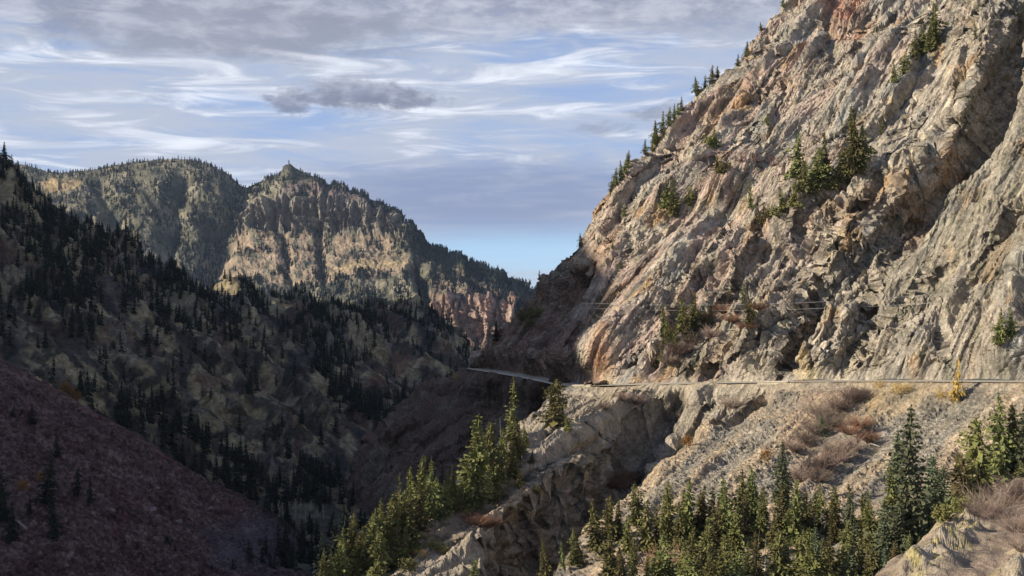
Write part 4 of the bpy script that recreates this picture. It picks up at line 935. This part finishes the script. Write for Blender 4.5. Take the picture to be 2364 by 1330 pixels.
plant('lower', 'in the gully right of the rib', 'by the gully', 'o,1403,1139,1245 s,1380,1147,1275 s,1423,1147,1245 o,1320,1218,1305 o,1336,1234,1305 s,1258,1242,1345 t,1300,1246,1315 o,1411,1234,1320 s,1435,1262,1325 o,1204,1306,1350 o,1156,1308,1350 s,1089,1278,1350 o,1120,1312,1350')
# cliff
def crest(b):
    x, y = PX['cliff']; return float(x[:, 24:][np.abs(y[:, 24:]-b) < 2.5].min())+3
plant('cliff', 'along the skyline of the big cliff', 'on the cliff', ' '.join('c,%.1f,%.1f,%.1f' % (crest(b), b-h, b+2) for x, b, h in ((1832, 14, 27), (1790, 66, 18), (1742, 128, 36), (1726, 148, 26), (1690, 190, 42), (1672, 212, 36), (1662, 222, 30), (1636, 252, 32), (1617, 272, 36), (1588, 306, 52), (1562, 322, 46), (1522, 356, 36), (1506, 376, 30), (1477, 406, 36), (1448, 425, 42), (1432, 440, 26), (1340, 568, 30), (1278, 645, 22), (1600, 290, 42), (1575, 318, 40), (1555, 331, 32), (1490, 396, 30), (1462, 414, 32), (1680, 200, 28), (1700, 176, 26), (1625, 262, 26), (1535, 346, 26), (1495, 386, 34))))
plant('cliff', 'in the clumps on the upper left cliff', 'on the cliff', 'c,1650,290,340 c,1655,352,398 c,1535,415,480 s,1557,408,495 s,1605,392,455 c,1590,422,472 c,1440,472,498 c,1430,597,618 t,1735,412,485 c,1770,258,288')
plant('cliff', 'in the tall clump halfway up the cliff', 'on the cliff', 'c,1838,300,412 o,1850,370,445 c,1870,385,448 s,1908,300,440 s,1935,335,425 s,1975,240,400 s,1990,285,390 c,1950,335,418 o,1790,452,505 o,1810,428,490 o,1830,415,478 t,2028,255,315 s,1890,335,435 o,1955,360,425')
plant('cliff', 'on the high ledge at the upper right', 'on the cliff', 'c,2160,5,102 s,2145,38,118 c,2110,68,138 c,2085,112,168 c,2065,140,188 t,2250,48,95 c,2128,60,125')
plant('cliff', 'on the bench above the road', 'on the cliff', 's,1535,700,776 s,1545,735,796 s,1575,680,770 s,1600,672,765 o,1590,700,785 s,1560,745,815 o,1525,782,836 o,1515,800,844 o,1625,715,765 o,1642,705,750 s,1730,680,755 t,1715,645,700')
plant('cliff', 'on the cliff at the right edge', 'on the cliff', 'o,2310,712,798 c,2335,705,775')
plant('cliff', 'on the dark corner above the road bend', 'on the cliff', 'd,1146,738,786')
# scree and valley floor
plant('scree', 'standing on the maroon scree', 'on the scree', 'd,70,930,980 d,135,990,1055 d,108,1055,1165 d,178,1075,1145 d,207,1095,1160 d,68,1140,1185 d,130,1140,1245 d,12,1060,1205 d,24,1160,1250 d,30,930,960')
plant('floor', 'along the foot of the maroon scree', 'on the valley floor', ' '.join('d,%d,%d,%d' % q for q in ((10, 1240, 1370), (45, 1262, 1375), (75, 1248, 1380), (110, 1285, 1378), (150, 1262, 1372), (190, 1275, 1380), (235, 1252, 1372), (285, 1240, 1368), (310, 1245, 1372), (350, 1288, 1370), (395, 1236, 1368), (445, 1288, 1362), (490, 1300, 1368), (535, 1290, 1360), (575, 1262, 1345))))
r2 = random.Random(8)
sites = sorted([(r2.uniform(560, 830), r2.uniform(1185, 1345)) for _ in range(46)], key=lambda q: q[0])
for i in range(2):
    part = sites[i*23:(i+1)*23]
    plant('floor', ('in the dark woods at the gorge mouth, left part', 'in the dark woods at the gorge mouth, right part')[i], 'on the valley floor', ' '.join('d,%d,%d,%d' % (x, b-r2.uniform(60, 95)*(0.6+0.4*(b-1150)/180), b) for x, b in part))
plant('lower', 'in the hollow behind the lit rib', 'on the valley floor', 'd,800,1150,1260 d,770,1190,1300 d,745,1220,1330')
# aspens
for cl, sh, lst in (('in the pale grove beyond the scree tip', 'floor', [(628, 1200, 40), (642, 1196, 44), (655, 1205, 48), (668, 1198, 46), (682, 1202, 50), (696, 1196, 45), (708, 1203, 48), (722, 1198, 44), (736, 1204, 42), (748, 1198, 36)]),
                    ('in the pale grove under the scree tip', 'floor', [(500, 1300, 62), (515, 1310, 66), (528, 1298, 60), (541, 1306, 70), (555, 1296, 66), (566, 1304, 62), (600, 1262, 60), (612, 1255, 62), (622, 1248, 55)]),
                    ('in the pale thicket at the lower left corner', 'floor', [(55, 1352, 80), (80, 1360, 90), (100, 1352, 84), (122, 1358, 88), (140, 1350, 76), (165, 1356, 72), (345, 1352, 70), (365, 1348, 62)]),
                    ('in the gap of the belt below the scree', 'lower', [(1868, 1225, 52), (1880, 1230, 48), (1892, 1228, 44), (1905, 1232, 50), (1918, 1226, 42), (1932, 1222, 40)])):
    for x, b, h in lst: tree(sh, 'bare_aspen', x, b, h, cl)
# ------------------------------------------------------------------ hillside forest: the largest as trees, the rest one wood
rs = np.random.RandomState(12)
def hill_sites(n):
    G = SHEETS['hill']; x, y = PX['hill']; out = []
    ii = rs.randint(20, G.shape[0]-2, n*14); jj = rs.randint(0, G.shape[1]-2, n*14)
    X, Y = x[ii, jj], y[ii, jj]; Dp = G[ii, jj, 1]
    cell = np.abs(np.cross(G[ii+1, jj]-G[ii, jj], G[ii, jj+1]-G[ii, jj])[:, 2])
    sky = np.interp(X, [0, 100, 250, 410, 560, 720, 850, 970, 1060, 1110], [402, 458, 546, 634, 670, 698, 710, 720, 780, 830])
    band = np.exp(-np.maximum(Y-sky, 0)/np.interp(X, [0, 200, 500, 800, 1100], [90, 75, 60, 42, 22]))
    nz = fbm(X/70, Y/60, 0*X, 4, 1000)
    dens = 1.1*band*(0.6+sst(nz, -0.3, 0.2)) + 0.10*sst(nz, -0.05, 0.4)
    for poly, k in (([(40, 570), (170, 600), (260, 690), (200, 720), (60, 720)], 0.7), ([(220, 600), (340, 600), (480, 700), (360, 720)], 0.45), ([(640, 700), (780, 740), (850, 930), (1000, 900), (1060, 850), (1070, 910), (880, 1000), (740, 900)], 0.75),
                    ([(150, 880), (300, 930), (450, 1000), (650, 1110), (820, 1090), (830, 1180), (620, 1200), (420, 1090), (200, 960)], 0.75),
                    ([(430, 620), (560, 660), (760, 760), (700, 780), (500, 700)], 0.7), ([(170, 700), (230, 720), (220, 810), (160, 790)], 0.5), ([(480, 740), (560, 760), (640, 880), (560, 860)], 0.5), ([(350, 880), (400, 880), (420, 960), (370, 950)], 0.5)):
        dens = np.maximum(dens, k*inside(X, Y, poly, 14)*(0.55+0.6*sst(nz, -0.4, 0.2)))
    dens[(X < -80) | (X > 1150) | (Y > 1330)] = 0
    keep = rs.rand(len(X)) < np.clip(dens, 0, 1)*np.clip(cell/np.percentile(cell, 80), 0, 1)
    P3 = G[ii[keep], jj[keep]][:n]
    return P3
HS = hill_sites(2500); hx, hy = proj(HS); hh = rs.uniform(8.5, 16, len(HS))*np.interp(HS[:, 1], [500, 900, 1300], [1.05, 0.9, 0.75])*np.where(rs.rand(len(HS)) < 0.2, 0.55, 1); hp = hh/HS[:, 1]*F
vis = (hx > 2) & (hx < 1100) & (hy < 1190)
NEAR = 300 - (NCON[0] - len([1 for v in CLUSTERS.values() for q in v if 'aspen' in q[2]]))
order = np.argsort(-np.where(vis, hp, 0)); near_i = order[:max(NEAR, 0)]
groups = [(-1, 120, 'on the shaded hillside near the left edge'), (120, 260, 'behind the upper scree edge'), (260, 420, 'behind the middle of the scree edge'), (420, 620, 'behind the lower scree edge'), (620, 760, 'on the shaded slope beyond the scree tip'), (760, 1200, 'on the shaded slope opposite the road bend')]
for i in near_i:
    cl = next(g for g in groups if g[0] <= hx[i] < g[1])[2]; GROUPS[cl] = 'on the shaded hillside'
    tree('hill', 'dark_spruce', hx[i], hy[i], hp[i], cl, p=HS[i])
name_clusters()
FV, FQ, FM, fo = [], [], [], [0]
def bulk(vq, p, h, w, mi, rz):
    v, q = vq; c, s_ = math.cos(rz), math.sin(rz)
    V = np.stack([(v[:, 0]*c-v[:, 1]*s_)*w, (v[:, 0]*s_+v[:, 1]*c)*w, v[:, 2]*h], 1)+p
    FV.append(V); FQ.append(q+fo[0]); FM.append(np.full(len(q), mi)); fo[0] += len(v)
mid = [conifer(300+i, R=0.15+0.02*i, levels=12, nb=6, ns=2, gap=0.1, lsz=0.6, core=6)[0] for i in range(4)]
tiny = [conifer(310+i, R=0.19+0.03*i, levels=2, nb=4, ns=1, gap=0.05, lsz=0.9, droop=0.6, core=2)[0] for i in range(4)]
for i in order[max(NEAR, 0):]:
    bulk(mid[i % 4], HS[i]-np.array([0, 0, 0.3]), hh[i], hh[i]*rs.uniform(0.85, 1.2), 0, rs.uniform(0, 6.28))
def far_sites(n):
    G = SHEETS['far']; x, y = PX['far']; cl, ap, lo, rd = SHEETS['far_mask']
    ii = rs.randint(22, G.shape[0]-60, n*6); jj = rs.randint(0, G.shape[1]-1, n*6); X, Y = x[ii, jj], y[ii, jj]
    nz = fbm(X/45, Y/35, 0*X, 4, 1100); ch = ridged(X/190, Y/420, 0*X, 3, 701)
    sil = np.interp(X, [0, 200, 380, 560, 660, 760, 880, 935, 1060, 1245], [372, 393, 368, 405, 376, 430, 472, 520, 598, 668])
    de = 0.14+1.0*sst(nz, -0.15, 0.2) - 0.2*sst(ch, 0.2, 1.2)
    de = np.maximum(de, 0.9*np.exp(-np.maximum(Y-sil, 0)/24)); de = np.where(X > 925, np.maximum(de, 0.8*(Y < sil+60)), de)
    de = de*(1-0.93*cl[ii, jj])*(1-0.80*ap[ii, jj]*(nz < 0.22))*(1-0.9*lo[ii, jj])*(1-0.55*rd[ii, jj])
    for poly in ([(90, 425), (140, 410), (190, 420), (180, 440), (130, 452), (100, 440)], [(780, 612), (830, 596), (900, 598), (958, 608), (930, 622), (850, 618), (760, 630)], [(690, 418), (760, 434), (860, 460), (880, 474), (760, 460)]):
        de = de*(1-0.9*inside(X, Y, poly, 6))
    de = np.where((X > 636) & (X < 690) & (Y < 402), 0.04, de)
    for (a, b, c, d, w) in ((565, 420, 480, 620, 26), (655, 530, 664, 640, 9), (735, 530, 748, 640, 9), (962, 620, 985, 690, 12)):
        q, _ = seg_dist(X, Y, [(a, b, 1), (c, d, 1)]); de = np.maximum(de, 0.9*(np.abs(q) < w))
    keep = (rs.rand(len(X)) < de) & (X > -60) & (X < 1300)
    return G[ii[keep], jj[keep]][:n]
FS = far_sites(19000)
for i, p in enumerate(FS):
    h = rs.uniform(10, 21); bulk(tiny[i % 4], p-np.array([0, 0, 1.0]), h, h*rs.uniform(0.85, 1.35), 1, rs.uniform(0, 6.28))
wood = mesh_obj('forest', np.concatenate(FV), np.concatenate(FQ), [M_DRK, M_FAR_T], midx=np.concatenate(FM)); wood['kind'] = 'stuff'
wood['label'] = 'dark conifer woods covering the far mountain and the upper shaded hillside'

# ------------------------------------------------------------------ shrubs
def shrub(sh, kind, px, base, hp, label, wide=1.0, group='shrubs on the slopes', name=None):
    p = pick(sh, px, base); h = hp/F*p[1]; L = BUSH[kind]; o = link(name or {'gold': 'golden_shrub', 'rust': 'rusty_shrub', 'green': 'green_shrub'}.get(kind, 'bare_shrub'), L[rnd.randrange(len(L))])
    o.location = (p[0], p[1], p[2]-0.06*h); o.rotation_euler = (0, 0, rnd.uniform(0, 6.28)); o.scale = (h*wide, h*wide, h*1.05)
    o['category'] = 'shrub'; o['group'] = group; o['label'] = label
def row(sh, kind, lst, look, where, group, wide=1.0):
    lst = sorted(lst)
    for i, (x, b, h) in enumerate(lst):
        pos = 'leftmost' if i == 0 else 'rightmost' if i == len(lst)-1 else ORD[i]+' from left'
        shrub(sh, kind, x, b, h, look+', '+pos+' of those '+where if len(lst) > 1 else look+' '+where, wide, group)
row('lower', 'bare', [(1935, 945, 40), (1900, 965, 40), (1965, 925, 36), (1888, 1000, 40), (1862, 1025, 36), (1838, 1040, 30), (1912, 985, 36), (1985, 915, 26)], 'mauve-brown leafless bush', 'in the upper thicket below the road', 'bare thicket below the road', 1.25)
row('lower', 'bare', [(1940, 1062, 40), (1905, 1078, 44), (1872, 1095, 40), (1850, 1108, 36), (1965, 1040, 34), (1925, 1048, 34), (1888, 1108, 34)], 'mauve-brown leafless bush', 'in the lower thicket above the belt', 'bare thicket below the road', 1.25)
row('lower', 'reddish', [(1985, 985, 34), (1960, 1000, 26), (2005, 1020, 28)], 'reddish leafless bush', 'beside the lone small fir', 'bare thicket below the road', 1.2)
row('lower', 'reddish', [(1534, 1330, 75)], 'large rusty leafless bush', 'at the bottom edge under the belt', 'rusty bushes on the slope', 1.1)
row('lower', 'reddish', [(1428, 1125, 40), (1448, 1110, 28), (1410, 1128, 26)], 'rusty twiggy bush', 'at the gully head', 'rusty bushes on the slope', 1.2)
row('lower', 'reddish', [(1105, 1210, 30), (1128, 1216, 26), (1080, 1200, 22)], 'rusty twiggy bush', 'on top of the lit rib', 'rusty bushes on the slope', 1.4)
row('lower', 'rust', [(1588, 1028, 26), (1771, 1062, 26)], 'small rusty leafy shrub', 'on the grey scree', 'rusty bushes on the slope')
row('lower', 'gold', [(2030, 893, 20), (2070, 908, 28), (2092, 902, 22), (2172, 915, 22), (2222, 912, 18)], 'golden autumn shrub', 'along the road shoulder', 'golden shrubs below the road', 1.2)
row('lower', 'gold', [(970, 1288, 24), (1195, 1112, 16), (1060, 1180, 16)], 'small golden shrub', 'along the lit rib', 'golden shrubs below the road')
row('lower', 'green', [(1152, 1160, 36), (1020, 1275, 26), (945, 1318, 32), (1240, 1140, 20), (1000, 1265, 22)], 'low olive green shrub', 'along the rib crest', 'green shrubs on the rib', 1.1)
row('lower', 'bare', [(1470, 930, 24), (1440, 925, 20), (1400, 945, 18), (1690, 940, 24), (1750, 935, 20)], 'low brown bush', 'just under the road', 'brown bushes under the road', 1.5)
row('cliff', 'bare', [(1560, 822, 36), (1600, 800, 34), (1580, 815, 32), (1545, 840, 28), (1640, 780, 26)], 'grey-brown leafless bush', 'under the trees on the bench', 'bushes on the cliff bench', 1.3)
row('cliff', 'reddish', [(1625, 740, 26), (1670, 720, 22), (1690, 740, 20), (1750, 715, 20), (1720, 760, 20)], 'rust red bush', 'beside the trees on the bench', 'bushes on the cliff bench', 1.4)
row('cliff', 'green', [(1668, 398, 30), (1770, 505, 26), (1800, 500, 30), (1760, 520, 22), (1880, 450, 30), (1920, 440, 28), (1640, 335, 24)], 'low green bush', 'in the mid-cliff clumps', 'bushes on the cliff', 1.2)
row('cliff', 'green', [(1205, 740, 26), (1235, 735, 28), (1222, 752, 22)], 'dark green bush', 'on the dark corner above the bend', 'bushes on the cliff', 1.2)
row('hill', 'rust', [(150, 905, 26), (166, 916, 26), (178, 924, 18)], 'orange-brown autumn shrub', 'at the upper edge of the scree', 'autumn shrubs by the scree')
row('scree', 'rust', [(55, 1130, 26), (92, 1105, 20)], 'dull orange shrub', 'on the maroon scree', 'autumn shrubs by the scree')
row('gorge', 'gold', [(1052, 872, 14)], 'small yellow bush', 'at the road bend above the gorge', 'golden shrubs below the road')
row('lower', 'gold', [(2200, 925, 22)], 'golden bush', 'at the foot of the golden tree', 'golden shrubs below the road')
tree('lower', 'golden_larch', 2203, 922, 98, 'on the road shoulder')
name_clusters()
row('bank', 'brush', [(2290, 1190, 72), (2325, 1165, 56), (2358, 1150, 62), (2345, 1225, 52), (2362, 1270, 50), (2268, 1192, 44)], 'fine leafless brush', 'on the near bank', 'brush on the near bank', 1.2)
row('bank', 'green', [(2175, 1205, 46), (2215, 1180, 40)], 'olive green bush', 'at the top of the near bank', 'brush on the near bank', 1.1)

# ------------------------------------------------------------------ loose rocks
def rock(sh, px, py, wpx, label, seed, mat, sq=0.7):
    bpy_m = bpy.data.meshes.new('b'); import bmesh
    bm = bmesh.new(); bmesh.ops.create_icosphere(bm, subdivisions=3, radius=1.0); r = np.random.RandomState(seed)
    pl = r.normal(size=(9, 3)); pl /= np.linalg.norm(pl, axis=1, keepdims=True); di = r.uniform(0.55, 0.9, 9)
    for v in bm.verts:
        c = np.array(v.co)
        for n_, d_ in zip(pl, di):
            k = c@n_-d_
            if k > 0: c = c-n_*k
        v.co = c*(1+0.05*r.randn())
    bm.to_mesh(bpy_m); bm.free(); bpy_m.name = 'boulder'; bpy_m.materials.append(mat)
    p = pick(sh, px, py); s_ = wpx/F*p[1]*0.6; o = link('boulder', bpy_m); o.location = (p[0], p[1], p[2]+0.25*s_*sq)
    o.scale = (s_, s_*0.9, s_*sq); o.rotation_euler = (0, 0, r.uniform(0, 6)); o['category'] = 'boulder'; o['label'] = label; o['group'] = 'loose boulders'
M_B1 = plain('pale_mauve_stone', (0.19, 0.14, 0.14), 0.95, 0.3, 0.8); M_B2 = plain('grey_tan_stone', (0.30, 0.26, 0.20), 0.95, 0.3, 0.6)
for i, (x, y, w) in enumerate(((258, 1180, 14), (352, 1180, 18), (366, 1128, 10), (415, 1208, 16), (488, 1174, 14), (330, 1100, 9))):
    rock('scree', x, y, w, 'pale boulder lying on the maroon scree, %s' % ('leftmost' if i == 0 else ORD[[0, 2, 3, 4, 5, 1][i]]+' from left' if i != 4 else 'rightmost'), 400+i, M_B1)
for i, (x, y, w) in enumerate(((1640, 1010, 12), (1790, 1030, 12), (1978, 1092, 16), (2030, 1062, 18), (2060, 1058, 14), (2160, 1000, 12))):
    rock('lower', x, y, w, 'grey block on the loose slope below the road, %s' % ('leftmost' if i == 0 else 'rightmost' if i == 5 else ORD[i]+' from left'), 420+i, M_B2)
# fallen logs
def log(sh, a, b, label, r=0.28):
    p, q = pick(sh, *a), pick(sh, *b); up = np.array([0, 0, r*1.3]); m = (p+q)/2+up*1.2
    v = tube(np.array([p+up, m, q+up]), [r, r*0.85, r*0.6], 7); o = mesh_obj('fallen_log', *v, M_GREY); o['category'] = 'log'; o['label'] = label; o['group'] = 'fallen logs'
log('lower', (2012, 1026), (2030, 1034), 'pale fallen log on the grey scree, nearest the belt'); log('lower', (1942, 1010), (1962, 1020), 'pale fallen log beside the bare thicket', 0.22)
log('scree', (30, 1203), (64, 1224), 'pale log lying across the maroon scree at the left', 0.4)

# ------------------------------------------------------------------ poles, wires, walls, rockfall fence
def pole(p, h, label, arm=True):
    o = link('utility_pole', None); o.location = p; o['category'] = 'utility pole'; o['label'] = label; o['group'] = 'utility poles'
    zz = np.array([-1.0, h]); mesh_obj('shaft', *tube(np.array([[0, 0, -1.0], [0, 0, h*0.5], [0.05, 0, h]]), [0.24, 0.2, 0.15], 8), M_POLE, o)
    if arm:
        for z in (h-0.5, h-2.4):
            mesh_obj('crossarm', *tube(np.array([[-1.7, 0.1, z], [0, 0.1, z+0.02], [1.7, 0.1, z]]), [0.11, 0.12, 0.11], 4), M_POLE, o)
        for x in (-1.6, -0.7, 0.7, 1.6): mesh_obj('insulator', *tube(np.array([[x, 0.1, h-0.42], [x, 0.1, h-0.25], [x, 0.1, h-0.1]]), [0.07, 0.10, 0.05], 6), M_CONC, o)
    return np.array(p)+np.array([0, 0, h])
pa = pick('cliff', 1352, 745); ta = pole(pa, 47/F*pa[1], 'grey utility pole with crossarms before the dark road corner')
pb = P(2560, 700, 250); pc = P(1215, 742, 560)
def wire(a, b, sag, label):
    t = np.linspace(0, 1, 28); pts = a+(b-a)*t[:, None]; pts[:, 2] -= sag*4*t*(1-t)
    o = mesh_obj('power_line', *tube(pts, np.full(28, 0.025), 4), M_WIRE); o['category'] = 'power line'; o['label'] = label; o['group'] = 'overhead wires'
wire(ta+np.array([1.6, 0, -0.2]), P(2560, 640, 268), 3.6, 'upper bright wire strung across the right cliff face')
wire(ta+np.array([1.6, 0, -2.3]), P(2560, 668, 266), 3.0, 'lower bright wire strung across the right cliff face')
wire(ta+np.array([-1.6, 0, -0.4]), P(1190, 740, 600), 2.0, 'upper wire running left from the utility pole')
wire(ta+np.array([-1.6, 0, -2.4]), P(1186, 752, 600), 2.0, 'lower wire running left from the utility pole')
def wall(px0, px1, h, label, n=26):
    """low wall of stacked pale blocks along the outer edge of the road"""
    x, y = proj(outer); i0, i1 = sorted((int(np.argmin(np.abs(x-px0))), int(np.argmin(np.abs(x-px1)))))
    t = np.linspace(i0, i1, n); base = np.stack([np.interp(t, np.arange(len(outer)), outer[:, k]) for k in range(3)], 1); dn = rn[np.round(t).astype(int)]
    f = base+dn*0.5; bk = base-dn*0.4; top = np.array([0, 0, 0.35]); bot = np.array([0, 0, -h])
    ring = np.stack([f+bot+dn*0.25, f+top, bk+top, bk+bot], 1); k = np.arange(n*4).reshape(n, 4); j = np.roll(k, -1, 1)
    q = np.stack([k[:-1], j[:-1], j[1:], k[1:]], -1).reshape(-1, 4); q = np.concatenate([q, [k[0]], [k[-1]]])
    o = mesh_obj('retaining_wall', ring.reshape(-1, 3), q, M_CONC); o['category'] = 'retaining wall'; o['label'] = label; o['group'] = 'road retaining walls'
wall(1750, 1822, 2.3, 'long pale retaining wall under the straight road'); wall(1322, 1362, 2.0, 'short pale retaining wall at the road bend')
def rockfence():
    o = link('rockfall_fence', None); pts = [pick('cliff', x, y) for x, y in zip(np.linspace(1675, 1798, 11), np.linspace(368, 384, 11))]
    n0 = np.array([-0.35, -0.75, 0.55]); o.location = pts[5]; o['category'] = 'fence'; o['label'] = 'rusty rockfall fence with netting across the upper cliff'
    loc = [p-pts[5]+n0*0.4 for p in pts]; tip = [p+n0*1.0+np.array([0, 0, 3.4]) for p in loc]
    for p, t in zip(loc, tip): mesh_obj('post', *tube(np.array([p-n0*1.5, (p+t)/2, t]), [0.17, 0.16, 0.14], 6), M_NET, o)
    parts = []
    for k in range(len(loc)-1):
        for f in (0.12, 0.35, 0.58, 0.8, 0.98):
            a = loc[k]+(tip[k]-loc[k])*f; b = loc[k+1]+(tip[k+1]-loc[k+1])*f
            parts.append(tube(np.array([a, (a+b)/2-np.array([0, 0, 0.2]), b]), [0.04]*3, 4))
        for f in np.linspace(0.15, 0.85, 5):
            a = loc[k]+(loc[k+1]-loc[k])*f; b = tip[k]+(tip[k+1]-tip[k])*f; parts.append(tube(np.array([a, (a+b)/2, b]), [0.03]*3, 4))
    mesh_obj('net', *join(parts), M_NET, o)
rockfence()

# ------------------------------------------------------------------ the valley's air
def haze():
    x0, x1, y0, y1, z0, z1 = -4000, 3000, -1500, 6500, -420, 1050
    V = [(x, y, z) for x in (x0, x1) for y in (y0, y1) for z in (z0, z1)]
    m = bpy.data.materials.new('valley_haze'); m.use_nodes = True; nt = m.node_tree; nt.nodes.clear()
    v = nt.nodes.new('ShaderNodeVolumePrincipled'); v.inputs['Color'].default_value = (0.62, 0.78, 1.0, 1); v.inputs['Density'].default_value = 1.8e-5; v.inputs['Anisotropy'].default_value = 0.2
    o = nt.nodes.new('ShaderNodeOutputMaterial'); nt.links.new(v.outputs[0], o.inputs['Volume'])
    h = mesh_obj('haze', V, [(0, 1, 3, 2), (4, 6, 7, 5), (0, 4, 5, 1), (2, 3, 7, 6), (0, 2, 6, 4), (1, 5, 7, 3)], m); h['kind'] = 'stuff'
haze()
